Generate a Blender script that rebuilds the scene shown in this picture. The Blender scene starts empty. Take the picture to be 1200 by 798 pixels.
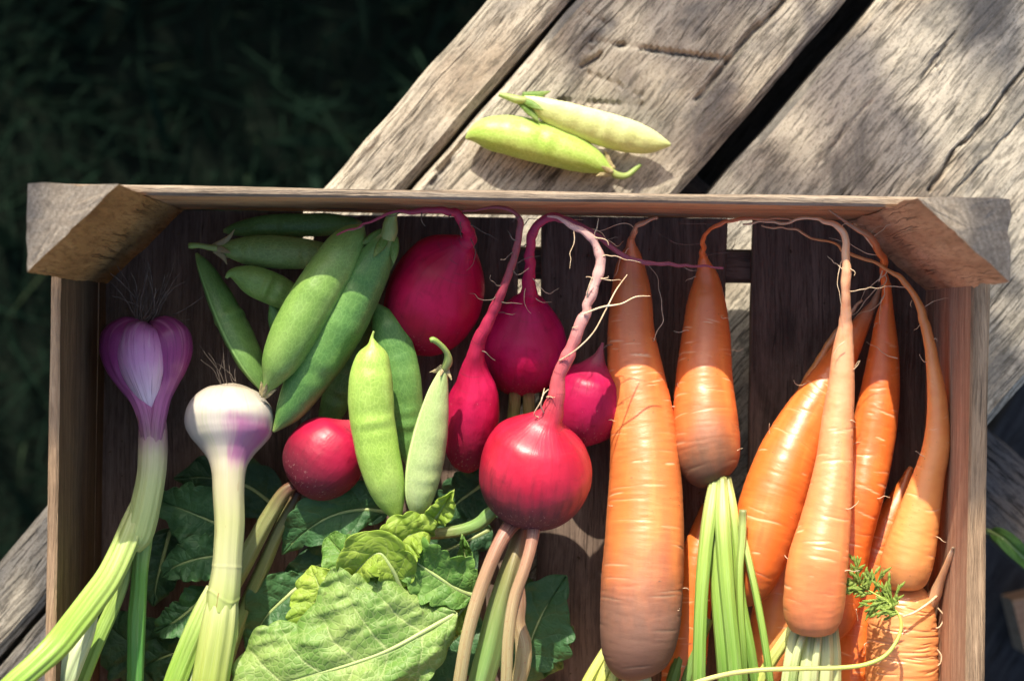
import bpy, math, random
import numpy as np
from mathutils import Vector

# ------------------------------------------------------------------ camera, world, sun, exposure
scene = bpy.context.scene
col = scene.collection
CAM_Z, RIM_Z, PX = 1.0, 0.10, 0.0004          # camera height, crate rim height, metres per photo pixel at the rim
camd = bpy.data.cameras.new('camera')
cam = bpy.data.objects.new('camera', camd)
col.objects.link(cam)
cam.location = (0, 0, CAM_Z)
cam.rotation_euler = (0, 0, 0)
camd.sensor_width = 36
camd.lens = 18 * (CAM_Z - RIM_Z) / (600 * PX)
camd.clip_start, camd.clip_end = 0.02, 400
camd.dof.use_dof = True
camd.dof.focus_distance = 0.938
camd.dof.aperture_fstop = 7.1
scene.camera = cam

SUN_EL, SUN_AZ = math.radians(36), math.radians(-9)     # azimuth from +Y, negative towards -X
TO_SUN = np.array([math.sin(SUN_AZ) * math.cos(SUN_EL), math.cos(SUN_AZ) * math.cos(SUN_EL), math.sin(SUN_EL)])
world = bpy.data.worlds.new('World')
scene.world = world
world.use_nodes = True
wn = world.node_tree.nodes
wl = world.node_tree.links
wn.clear()
sky = wn.new('ShaderNodeTexSky')
sky.sky_type = 'NISHITA'
sky.sun_disc = False
sky.sun_elevation = SUN_EL
sky.sun_rotation = SUN_AZ
sky.air_density = 1.0
sky.dust_density = 4.0
bg = wn.new('ShaderNodeBackground')
bg.inputs['Strength'].default_value = 0.14
wo = wn.new('ShaderNodeOutputWorld')
wl.new(sky.outputs[0], bg.inputs[0])
wl.new(bg.outputs[0], wo.inputs[0])
sund = bpy.data.lights.new('sun', 'SUN')
sund.energy = 5.0
sund.angle = math.radians(0.55)
sund.color = (1.0, 0.89, 0.72)
sun = bpy.data.objects.new('sun', sund)
col.objects.link(sun)
sun.rotation_euler = Vector(-TO_SUN).to_track_quat('-Z', 'Y').to_euler()
scene.view_settings.view_transform = 'Standard'
scene.view_settings.look = 'None'
scene.view_settings.gamma = 1
scene.view_settings.exposure = 0.63
scene.view_settings.use_curve_mapping = False
scene.render.engine = 'CYCLES'
scene.cycles.use_denoising = True
scene.cycles.max_bounces = 6
scene.cycles.diffuse_bounces = 4
scene.cycles.glossy_bounces = 2
scene.cycles.transmission_bounces = 3
scene.cycles.caustics_reflective = False
scene.cycles.caustics_refractive = False

# ------------------------------------------------------------------ helpers
TABLE_Z = -0.045
GROUND_Z = -0.95


def at(px, py, z):
    """where a photo pixel lies in the world at height z"""
    k = PX * (CAM_Z - z) / (CAM_Z - RIM_Z)
    return np.array([(px - 600) * k, (399 - py) * k, z])


def rad(r, z):
    return r * PX * (CAM_Z - z) / (CAM_Z - RIM_Z)


def _hash(ix, iy, iz, seed):
    h = (ix.astype(np.int64) * 374761393 + iy.astype(np.int64) * 668265263 + iz.astype(np.int64) * 2147483647 + seed * 974634777) & 0xffffffff
    h = ((h ^ (h >> 13)) * 1274126177) & 0xffffffff
    h = ((h ^ (h >> 16)) * 2246822519) & 0xffffffff
    return ((h ^ (h >> 15)) & 0xffff) / 32767.5 - 1.0


def noise(x, y, z=0.0, seed=0):
    x, y, z = np.broadcast_arrays(np.asarray(x, float), np.asarray(y, float), np.asarray(z, float))
    ix, iy, iz = np.floor(x), np.floor(y), np.floor(z)
    fx, fy, fz = x - ix, y - iy, z - iz
    fx, fy, fz = [f * f * (3 - 2 * f) for f in (fx, fy, fz)]
    r = 0
    for dx in (0, 1):
        for dy in (0, 1):
            for dz in (0, 1):
                w = (fx if dx else 1 - fx) * (fy if dy else 1 - fy) * (fz if dz else 1 - fz)
                r = r + w * _hash(ix + dx, iy + dy, iz + dz, seed)
    return r


def fbm(x, y, z=0.0, octaves=4, seed=0):
    r, a = 0, 1.0
    for o in range(octaves):
        f = 2.0 ** o
        r = r + a * noise(np.asarray(x) * f, np.asarray(y) * f, np.asarray(z) * f, seed + o * 17)
        a *= 0.5
    return r / 1.8


def spline(P, n):
    """Catmull-Rom through the rows of P, resampled evenly by length of the first three columns"""
    P = np.asarray(P, float)
    Q = np.vstack([2 * P[0] - P[1], P, 2 * P[-1] - P[-2]])
    out = []
    for i in range(1, len(Q) - 2):
        p0, p1, p2, p3 = Q[i - 1:i + 3]
        d = max(np.linalg.norm((p1 - p0)[:3]), 1e-9) ** .5, max(np.linalg.norm((p2 - p1)[:3]), 1e-9) ** .5, max(np.linalg.norm((p3 - p2)[:3]), 1e-9) ** .5
        m1 = (p2 - p1) + d[1] * ((p1 - p0) / d[0] - (p2 - p0) / (d[0] + d[1]))
        m2 = (p2 - p1) + d[1] * ((p3 - p2) / d[2] - (p3 - p1) / (d[1] + d[2]))
        t = np.linspace(0, 1, 40, endpoint=False)[:, None]
        out.append((2 * t**3 - 3 * t**2 + 1) * p1 + (t**3 - 2 * t**2 + t) * m1 + (-2 * t**3 + 3 * t**2) * p2 + (t**3 - t**2) * m2)
    D = np.vstack(out + [P[-1:]])
    L = np.r_[0, np.cumsum(np.linalg.norm(np.diff(D[:, :3], axis=0), axis=1))]
    s = np.linspace(0, L[-1], n)
    return np.stack([np.interp(s, L, D[:, k]) for k in range(D.shape[1])], 1), s


def frames(C, r=None):
    if r is None:
        T = np.gradient(C, axis=0)
    else:                                   # tangents taken over a span as long as the tube is thick
        L = np.r_[0, np.cumsum(np.linalg.norm(np.diff(C, axis=0), axis=1))]
        h = np.maximum(np.minimum(r * 1.1, np.minimum(L - L[0], L[-1] - L) + .002), (L[-1] / len(L)))
        T = np.stack([np.interp(L + h, L, C[:, k]) - np.interp(L - h, L, C[:, k]) for k in range(3)], 1)
    T /= np.linalg.norm(T, axis=1)[:, None] + 1e-12
    up = np.array([0, 0, 1.0])
    S = np.cross(T, up)
    ln = np.linalg.norm(S, axis=1)
    for i in range(len(S)):
        if ln[i] < 0.15:
            S[i] = S[i - 1] if i else np.array([1.0, 0, 0])
    S /= np.linalg.norm(S, axis=1)[:, None] + 1e-12
    U = np.cross(S, T)
    return T, S, U


def link(name, verts, faces, mat, parent=None, smooth=True, uv=None, attrs=None, mats=None, midx=None):
    """verts (n,3) in world; faces list of tuples or (m,4) array; uv (n,2) per vertex"""
    verts = np.asarray(verts, float)
    if parent is not None and parent.type == 'EMPTY':
        verts = verts - np.array(parent.location)
    elif parent is not None and parent.parent is not None:
        verts = verts - np.array(parent.parent.location)
    me = bpy.data.meshes.new(name)
    tri = [f for f in faces if len(f) == 3] if not isinstance(faces, np.ndarray) else []
    quads = np.array([f for f in faces if len(f) == 4] if not isinstance(faces, np.ndarray) else faces, dtype=np.int32).reshape(-1, 4)
    tris = np.array(tri, dtype=np.int32).reshape(-1, 3)
    loops = np.concatenate([quads.ravel(), tris.ravel()])
    nq, nt = len(quads), len(tris)
    me.vertices.add(len(verts))
    me.vertices.foreach_set('co', verts.ravel())
    me.loops.add(len(loops))
    me.loops.foreach_set('vertex_index', loops.astype(np.int32))
    me.polygons.add(nq + nt)
    me.polygons.foreach_set('loop_start', np.concatenate([np.arange(nq) * 4, nq * 4 + np.arange(nt) * 3]).astype(np.int32))
    me.polygons.foreach_set('loop_total', np.concatenate([np.full(nq, 4), np.full(nt, 3)]).astype(np.int32))
    for m in (mats or [mat]):
        me.materials.append(m)
    if midx is not None:
        me.polygons.foreach_set('material_index', np.asarray(midx, dtype=np.int32))
    me.polygons.foreach_set('use_smooth', np.full(nq + nt, smooth))
    if uv is not None:
        for nm, arr in (uv.items() if isinstance(uv, dict) else [('UVMap', uv)]):
            lay = me.uv_layers.new(name=nm)
            lay.data.foreach_set('uv', np.asarray(arr, float)[loops].astype(np.float32).ravel())
    for nm, arr in (attrs or {}).items():
        a = me.attributes.new(nm, 'FLOAT', 'POINT')
        a.data.foreach_set('value', np.asarray(arr, np.float32).ravel())
    me.update()
    me.validate()
    o = bpy.data.objects.new(name, me)
    col.objects.link(o)
    if parent is not None:
        o.parent = parent
    return o


def tag(o, label, cat, group=None, kind=None):
    if label:
        o['label'] = label
    if cat:
        o['category'] = cat
    if group:
        o['group'] = group
    if kind:
        o['kind'] = kind
    return o


def thing(name, label, cat, loc, group=None):
    o = bpy.data.objects.new(name, None)
    o.empty_display_size = 0.02
    col.objects.link(o)
    o.location = tuple(float(v) for v in loc)
    return tag(o, label, cat, group)


def pathpts(pts):
    return [list(at(p[0], p[1], p[2])) + [rad(p[3], p[2])] for p in pts]


def sweep_geo(P, n_len=80, n_ang=24, disp=None, aspect=None, roll=0.0, world=False, ridge=None, kink=0.0):
    """tube along P rows (px,py,z,r). u = 0.5 is the top. returns verts, faces, uv, metric uv, grids"""
    W = P if world else pathpts(P)
    D, s = spline(W, n_len)
    C, r = D[:, :3], np.maximum(D[:, 3], 1e-5)
    if kink:
        thin = np.clip(1.25 - r / (.22 * r.max()), 0, 1)[:, None]
        k0 = float(abs(C[0, 0]) * 977 + abs(C[-1, 1]) * 613)
        C = C + thin * kink * np.stack([noise(s * 95 + k0, 1.5, 0, 3) + .5 * noise(s * 260 + k0, 9.5, 0, 4), noise(s * 95 + k0, 4.5, 0, 5) + .5 * noise(s * 260 + k0, 7.5, 0, 6), .6 * noise(s * 95 + k0, 8.5, 0, 7)], 1)
        r = r * (1 + thin[:, 0] * .28 * noise(s * 210 + k0, 2.5, 0, 8))
    T, S, U = frames(C, r)
    u = np.linspace(0, 1, n_ang + 1)
    th = u * 2 * np.pi + np.pi / 2 * 0
    # angle 0 = bottom
    cs, sn = -np.sin(th), -np.cos(th)
    uu, vv = np.meshgrid(u, s / s[-1])
    ss = np.repeat(s[:, None], n_ang + 1, 1)
    R = np.repeat(r[:, None], n_ang + 1, 1)
    ax, ay = R.copy(), R.copy()
    if aspect is not None:
        A = aspect(s / s[-1]) if callable(aspect) else np.full(n_len, aspect)
        ay = ay * A[:, None]
    if disp is not None:
        d = disp(uu, vv, ss, R)
        ax, ay = ax + d, ay + d
    X, Y = ax * cs[None], ay * sn[None]
    if ridge is not None:
        X = X + np.sign(cs)[None] * ridge * R * np.maximum(0, np.abs(cs) - .9)[None] / .1
    ro = roll(s / s[-1])[:, None] if callable(roll) else roll
    X, Y = X * np.cos(ro) - Y * np.sin(ro), X * np.sin(ro) + Y * np.cos(ro)
    V = C[:, None] + S[:, None] * X[..., None] + U[:, None] * Y[..., None]
    n = n_ang + 1
    verts = V.reshape(-1, 3)
    i = np.arange(n_len - 1)[:, None] * n + np.arange(n_ang)[None]
    quads = np.stack([i, i + 1, i + n + 1, i + n], -1).reshape(-1, 4)
    c0, c1 = len(verts), len(verts) + 1
    verts = np.vstack([verts, V[0, :-1].mean(0), V[-1, :-1].mean(0)])
    tris = [(c0, k + 1, k) for k in range(n_ang)] + [(c1, (n_len - 1) * n + k, (n_len - 1) * n + k + 1) for k in range(n_ang)]
    rm = max(r.max(), 1e-4)
    uv = np.vstack([np.stack([uu, vv], -1).reshape(-1, 2), [[.5, 0], [.5, 1]]])
    met = np.vstack([np.stack([uu * 2 * np.pi * rm, ss], -1).reshape(-1, 2), [[0, 0], [0, s[-1]]]])
    return verts, [tuple(q) for q in quads.tolist()] + tris, {'UVMap': uv, 'Metric': met}, (uu, vv, ss, R)


def tube(name, P, mat, parent, n_len=60, n_ang=14, **kw):
    attrs = kw.pop('attrs', None)
    v, f, uv, _ = sweep_geo(P, n_len, n_ang, **kw)
    return link(name, v, f, mat, parent, uv=uv, attrs=attrs)


def merge(geos):
    vs, fs, u1, u2, off = [], [], [], [], 0
    for v, f, uv, _ in geos:
        vs.append(v)
        fs += [tuple(i + off for i in q) for q in f]
        u1.append(uv['UVMap'])
        u2.append(uv['Metric'])
        off += len(v)
    return np.vstack(vs), fs, {'UVMap': np.vstack(u1), 'Metric': np.vstack(u2)}


def wander(p, direction, length, n, amp, rng, r0, r1, flat=0.3):
    """a wiggling thin root as world rows x,y,z,r"""
    p = np.array(p, float)
    d = np.array(direction, float)
    d /= np.linalg.norm(d)
    rows = []
    for i in range(n):
        t = i / (n - 1)
        rows.append(list(p) + [r0 + (r1 - r0) * t])
        d = d + amp * np.array([rng.gauss(0, 1), rng.gauss(0, 1), rng.gauss(0, flat)])
        d /= np.linalg.norm(d)
        p = p + d * length / (n - 1)
        p[2] = max(p[2], 0.002)
        p[1] = min(p[1], 0.0585 - 0.0157 * p[0])
    return rows


# ------------------------------------------------------------------ materials
class G:
    def __init__(self, name):
        self.m = bpy.data.materials.new(name)
        self.m.use_nodes = True
        self.t = self.m.node_tree
        self.t.nodes.clear()
        self.o = self.t.nodes.new('ShaderNodeOutputMaterial')

    def set(self, sock, v):
        if isinstance(v, bpy.types.NodeSocket):
            self.t.links.new(v, sock)
        elif isinstance(v, (tuple, list)) and sock.type == 'RGBA' and len(v) == 3:
            sock.default_value = (*v, 1)
        else:
            sock.default_value = v

    def n(self, typ, ins=None, **props):
        nd = self.t.nodes.new(typ)
        for k, v in props.items():
            setattr(nd, k, v)
        for k, v in (ins or {}).items():
            self.set(nd.inputs[k], v)
        return nd

    def uv(self, name='UVMap'):
        return self.n('ShaderNodeUVMap', uv_map=name).outputs[0]

    def obj(self):
        return self.n('ShaderNodeTexCoord').outputs['Object']

    def sep(self, v):
        return self.n('ShaderNodeSeparateXYZ', {0: v}).outputs

    def comb(self, x, y, z=0.0):
        return self.n('ShaderNodeCombineXYZ', {0: x, 1: y, 2: z}).outputs[0]

    def scale(self, v, s):
        return self.n('ShaderNodeVectorMath', {0: v, 1: s}, operation='MULTIPLY').outputs[0]

    def vadd(self, v, s):
        return self.n('ShaderNodeVectorMath', {0: v, 1: s}, operation='ADD').outputs[0]

    def math(self, op, a, b=0.0, clamp=False):
        return self.n('ShaderNodeMath', {0: a, 1: b}, operation=op, use_clamp=clamp).outputs[0]

    def noise(self, vec, scale=1.0, detail=4.0, rough=0.55, dist=0.0):
        return self.n('ShaderNodeTexNoise', {'Vector': vec, 'Scale': scale, 'Detail': detail, 'Roughness': rough, 'Distortion': dist}).outputs[0]

    def voro(self, vec, scale=1.0, feature='F1', out=0, rnd=1.0):
        return self.n('ShaderNodeTexVoronoi', {'Vector': vec, 'Scale': scale, 'Randomness': rnd}, feature=feature).outputs[out]

    def rng(self, v, a, b, c=0.0, d=1.0, smooth=True):
        return self.n('ShaderNodeMapRange', {0: v, 1: a, 2: b, 3: c, 4: d}, interpolation_type='SMOOTHSTEP' if smooth else 'LINEAR').outputs[0]

    def ramp(self, v, stops, interp='LINEAR'):
        nd = self.n('ShaderNodeValToRGB', {0: v})
        nd.color_ramp.interpolation = interp
        e = nd.color_ramp.elements
        while len(e) < len(stops):
            e.new(0.5)
        for el, (p, c) in zip(e, stops):
            el.position = p
            el.color = (*c, 1)
        return nd.outputs[0]

    def mix(self, f, a, b, blend='MIX'):
        nd = self.n('ShaderNodeMix', data_type='RGBA', blend_type=blend)
        self.set(nd.inputs[0], f)
        self.set(nd.inputs[6], a)
        self.set(nd.inputs[7], b)
        return nd.outputs[2]

    def attr(self, name):
        return self.n('ShaderNodeAttribute', attribute_name=name).outputs['Fac']

    def bump(self, h, strength=0.4, dist=0.001, normal=None):
        ins = {'Height': h, 'Strength': strength, 'Distance': dist}
        if normal is not None:
            ins['Normal'] = normal
        return self.n('ShaderNodeBump', ins).outputs[0]

    def princ(self, color, rough=0.5, normal=None, sss=0.0, sss_r=(0.004, 0.002, 0.001), spec=0.5, **kw):
        ins = {'Base Color': color, 'Roughness': rough, 'Specular IOR Level': spec}
        if sss:
            ins['Subsurface Weight'] = sss
            ins['Subsurface Radius'] = (1.0, sss_r[1] / sss_r[0], sss_r[2] / sss_r[0])
            ins['Subsurface Scale'] = sss_r[0]
        if normal is not None:
            ins['Normal'] = normal
        ins.update(kw)
        return self.n('ShaderNodeBsdfPrincipled', ins).outputs[0]

    def done(self, sh):
        self.t.links.new(sh, self.o.inputs[0])
        return self.m


def wood_mat(name, dark, mid, light, grain=1.0, stain=(0.05, 0.04, 0.035), stain_amt=0.5, crack=0.6, rough=0.8, bump=0.6, seed=0.0, warm=None, blotch=9.0):
    """grain runs along the second coordinate of the Metric map"""
    g = G(name)
    uv = g.vadd(g.uv('Metric'), (seed * 1.37, seed * 2.11, seed))
    wob = g.noise(g.scale(uv, (30, 9, 1)), 1.0, 3)
    x, y, _ = g.sep(uv)
    x2 = g.math('ADD', x, g.math('MULTIPLY', wob, 0.010))
    v = g.comb(x2, y, seed)
    rings = g.noise(g.scale(v, (210 * grain, 9.0, 1)), 1.0, 5, 0.6)
    fine = g.noise(g.scale(v, (1100 * grain, 60, 1)), 1.0, 4, 0.65)
    fib = g.noise(g.scale(v, (2200 * grain, 260, 1)), 1.0, 3, 0.6)
    c = g.ramp(rings, [(0.25, dark), (0.5, mid), (0.75, light)])
    c = g.mix(g.rng(fine, 0.46, 0.64, 0, 0.7), c, dark)
    c = g.mix(g.rng(fib, 0.5, 0.8, 0, 0.4), c, light)
    if warm is not None:
        c = g.mix(g.rng(g.noise(g.scale(uv, (20, 8, 1)), 1.0, 3), 0.45, 0.65, 0, 0.6), c, warm)
    st = g.noise(g.scale(uv, (blotch * 2.2, blotch, 1)), 1.0, 5, 0.6, 0.4)
    c = g.mix(g.rng(st, 0.5, 0.72, 0, stain_amt), c, stain)
    ck = g.noise(g.scale(v, (420 * grain, 7, 1)), 1.0, 2, 0.5)
    ckm = g.rng(g.math('ABSOLUTE', g.math('SUBTRACT', ck, 0.5)), 0.0, 0.018, 1, 0)
    ckm = g.math('MULTIPLY', ckm, g.rng(g.noise(g.scale(uv, (40, 12, 1)), 1.0, 2), 0.5, 0.62))
    c = g.mix(g.math('MULTIPLY', ckm, crack), c, (0.02, 0.016, 0.013))
    h = g.math('ADD', g.math('MULTIPLY', fine, 0.6), g.math('ADD', g.math('MULTIPLY', rings, 0.5), g.math('MULTIPLY', fib, 0.3)))
    h = g.math('SUBTRACT', h, g.math('MULTIPLY', ckm, crack))
    return g.done(g.princ(c, rough, g.bump(h, bump, 0.0020), spec=0.2))


def weathered_mat(name, dark, mid, light, grey, seed=0.0, patch=0.55):
    """old grey table wood: raised fibres, gritty pores, stained patches"""
    g = G(name)
    uv = g.vadd(g.uv('Metric'), (seed * 1.37, seed * 2.11, seed))
    x, y, _ = g.sep(uv)
    wob = g.noise(g.scale(uv, (34, 14, 1)), 1.0, 4)
    v = g.comb(g.math('ADD', x, g.math('MULTIPLY', wob, 0.006)), y, seed)
    broad = g.noise(g.scale(v, (150, 10, 1)), 1.0, 4, 0.6)
    fib = g.noise(g.scale(v, (520, 60, 1)), 1.0, 6, 0.75)
    fine = g.noise(g.scale(v, (1500, 480, 1)), 1.0, 4, 0.75)
    grit = g.noise(g.scale(uv, (620, 520, 1)), 1.0, 4, 0.7)
    c = g.ramp(broad, [(0.3, mid), (0.55, light), (0.8, mid)])
    c = g.mix(g.rng(g.noise(g.scale(uv, (26, 15, 1)), 1.0, 5, 0.62, 0.6), 0.47, 0.66, 0, patch), c, grey)
    c = g.mix(g.rng(g.noise(g.scale(uv, (14, 9, 1)), 1.0, 4, 0.6), 0.5, 0.7, 0, 0.4), c, (0.30, 0.21, 0.13))
    c = g.mix(g.rng(fib, 0.50, 0.42, 0, 0.70), c, dark)
    c = g.mix(g.rng(fine, 0.47, 0.38, 0, 0.55), c, dark)
    c = g.mix(g.rng(fine, 0.55, 0.75, 0, 0.35), c, tuple(min(1, k * 1.25) for k in light))
    c = g.mix(g.rng(grit, 0.60, 0.74, 0, 0.5), c, dark)
    ck = g.noise(g.scale(v, (260, 7, 1)), 1.0, 2, 0.5)
    ckm = g.rng(g.math('ABSOLUTE', g.math('SUBTRACT', ck, 0.5)), 0.0, 0.020, 1, 0)
    ckm = g.math('MULTIPLY', ckm, g.rng(g.noise(g.scale(uv, (30, 9, 1)), 1.0, 2), 0.42, 0.54))
    c = g.mix(g.math('MULTIPLY', ckm, 0.85), c, (0.018, 0.015, 0.013))
    h = g.math('ADD', g.math('MULTIPLY', fib, 1.0), g.math('ADD', g.math('MULTIPLY', fine, 0.45), g.math('MULTIPLY', grit, 0.35)))
    h = g.math('SUBTRACT', h, g.math('MULTIPLY', ckm, 1.0))
    return g.done(g.princ(c, 0.9, g.bump(h, 0.8, 0.0013), spec=0.15))


def endgrain_mat(name, dark, light):
    g = G(name)
    p = g.obj()
    ring = g.n('ShaderNodeTexWave', {'Vector': g.vadd(p, (0.05, 0.03, 0)), 'Scale': 120.0, 'Distortion': 3.0, 'Detail': 3.0, 'Detail Scale': 2.0}, wave_type='RINGS', rings_direction='Z').outputs['Fac']
    f = g.noise(p, 1500, 5, 0.8)
    vo = g.voro(p, 1100)
    v = g.math('ADD', g.math('MULTIPLY', ring, 0.06), g.math('MULTIPLY', f, 0.85))
    c = g.ramp(v, [(0.3, dark), (0.5, tuple(0.5 * (a + b) for a, b in zip(dark, light))), (0.72, light)])
    c = g.mix(g.rng(g.noise(p, 2600, 3, 0.7), 0.5, 0.62, 0, 0.6), c, (0.07, 0.055, 0.04))
    big = g.noise(p, 170, 5, 0.7)
    c = g.mix(g.rng(big, 0.46, 0.66, 0, 0.6), c, dark)
    h = f
    return g.done(g.princ(c, 0.95, g.bump(h, 1.0, 0.0015), spec=0.1))


def carrot_mat(name, body, tip, crown, crown_at=0.93, tip_to=0.3, dull=0.0, seed=0.0, thread=0.75):
    g = G(name)
    uv = g.uv()
    met = g.vadd(g.uv('Metric'), (seed, seed * .7, 0))
    _, v, _ = g.sep(uv)
    nz = g.noise(g.scale(met, (60, 40, 1)), 1.0, 4)
    vn = g.math('ADD', v, g.math('MULTIPLY', g.math('SUBTRACT', nz, 0.5), 0.10))
    c = g.mix(g.rng(vn, 0.0, tip_to, 1, 0), body, tip)
    c = g.mix(g.rng(g.noise(g.scale(met, (35, 120, 1)), 1.0, 4), 0.4, 0.75, 0, 0.45), c, tuple(b * k for b, k in zip(body, (0.85, 0.62, 0.5))))
    c = g.mix(g.rng(g.noise(g.scale(met, (90, 14, 1)), 1.0, 3), 0.5, 0.75, 0, 0.35), c, (0.95, 0.38, 0.10))
    c = g.mix(g.rng(v, 0.16, 0.05, 0, thread), c, (0.50, 0.33, 0.20))
    # fine pale rings and lenticels
    warp = g.math('MULTIPLY', g.math('SUBTRACT', g.noise(g.scale(met, (90, 60, 1)), 1.0, 3), 0.5), 0.006)
    mx_, my_, _z = g.sep(met)
    st = g.noise(g.scale(g.comb(mx_, g.math('ADD', my_, warp)), (110, 1100, 1)), 1.0, 3, 0.6)
    stm = g.math('MULTIPLY', g.rng(st, 0.60, 0.72), g.rng(g.noise(g.scale(met, (120, 160, 1)), 1.0, 2), 0.46, 0.62))
    c = g.mix(g.math('MULTIPLY', stm, 0.28), c, (0.92, 0.52, 0.24))
    gr = g.attr('groove')
    c = g.mix(g.rng(gr, 0.10, 0.8, 0, 0.7), c, (0.95, 0.62, 0.36))
    c = g.mix(g.rng(gr, 0.8, 1.0, 0, 0.5), c, (0.30, 0.09, 0.02))
    # dirt specks
    sp = g.noise(g.scale(met, (420, 650, 1)), 1.0, 3, 0.6)
    spm = g.math('MULTIPLY', g.rng(sp, 0.63, 0.72), g.rng(g.noise(g.scale(met, (50, 50, 1)), 1.0, 2), 0.5, 0.6))
    c = g.mix(g.math('MULTIPLY', spm, 0.75), c, (0.16, 0.06, 0.02))
    # crown
    cm = g.rng(g.math('ADD', vn, g.math('MULTIPLY', g.math('SUBTRACT', g.noise(g.scale(met, (45, 30, 1)), 1.0, 5, 0.65), 0.5), 0.16)), crown_at - 0.16, crown_at + 0.06)
    dn = g.noise(g.scale(met, (260, 180, 1)), 1.0, 5, 0.7)
    cc = g.mix(g.rng(v, crown_at + 0.02, 0.985), crown, tuple(k * 0.22 for k in crown))
    cc = g.mix(g.rng(dn, 0.45, 0.7, 0, 0.5), cc, tuple(k * 0.45 for k in crown))
    c = g.mix(g.math('MULTIPLY', cm, 0.92), c, cc)
    if dull:
        c = g.mix(dull, c, (0.45, 0.28, 0.15))
    h = g.math('ADD', g.math('MULTIPLY', st, 0.35), g.math('ADD', g.math('MULTIPLY', nz, 0.8), g.math('MULTIPLY', sp, 0.25)))
    r = g.math('ADD', 0.40, g.math('MULTIPLY', cm, 0.35))
    return g.done(g.princ(c, r, g.bump(h, 0.35, 0.0006), sss=0.12, sss_r=(0.004, 0.0012, 0.0004), spec=0.9))


def pod_mat(name, base, light, seam=None, seed=0.0, pale=0.0):
    g = G(name)
    uv = g.uv()
    met = g.vadd(g.uv('Metric'), (seed, seed * .6, 0))
    u, v, _ = g.sep(uv)
    n1 = g.noise(g.scale(met, (60, 30, 1)), 1.0, 4)
    c = g.mix(g.rng(n1, 0.35, 0.7), base, light)
    net = g.voro(g.scale(g.vadd(met, g.scale(g.comb(n1, n1), (0.004, 0.004, 0))), (520, 300, 1)), 1.0, 'DISTANCE_TO_EDGE')
    c = g.mix(g.rng(net, 0.0, 0.10, 0.28, 0), c, tuple(min(1, k * 1.5 + .03) for k in light))
    bl = g.noise(g.scale(met, (900, 900, 1)), 1.0, 2)
    c = g.mix(g.rng(bl, 0.52, 0.75, 0, 0.45), c, tuple(k * 0.6 for k in base))
    scar = g.math('MULTIPLY', g.rng(g.noise(g.scale(met, (160, 110, 1)), 1.0, 3), 0.70, 0.76), 0.5)
    c = g.mix(scar, c, (0.10, 0.09, 0.03))
    # seams at u = .25 and .75
    su = g.math('ABSOLUTE', g.math('SUBTRACT', g.math('ABSOLUTE', g.math('SUBTRACT', u, 0.5)), 0.25))
    c = g.mix(g.rng(su, 0.004, 0.022, 0.75, 0), c, seam or tuple(min(1, k * 1.7 + 0.05) for k in light))
    # ends
    c = g.mix(g.rng(v, 0.94, 1.0, 0, 0.7), c, (0.42, 0.42, 0.16))
    c = g.mix(g.rng(v, 0.06, 0.0, 0, 0.6), c, (0.32, 0.40, 0.12))
    if pale:
        c = g.mix(pale, c, (0.72, 0.78, 0.48))
    h = g.math('ADD', g.math('MULTIPLY', n1, 0.6), g.math('MULTIPLY', g.rng(net, 0, 0.15), 0.12))
    sh = g.princ(c, 0.42, g.bump(h, 0.3, 0.0008), sss=0.18, sss_r=(0.003, 0.004, 0.0015), spec=0.4)
    return g.done(sh)


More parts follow.
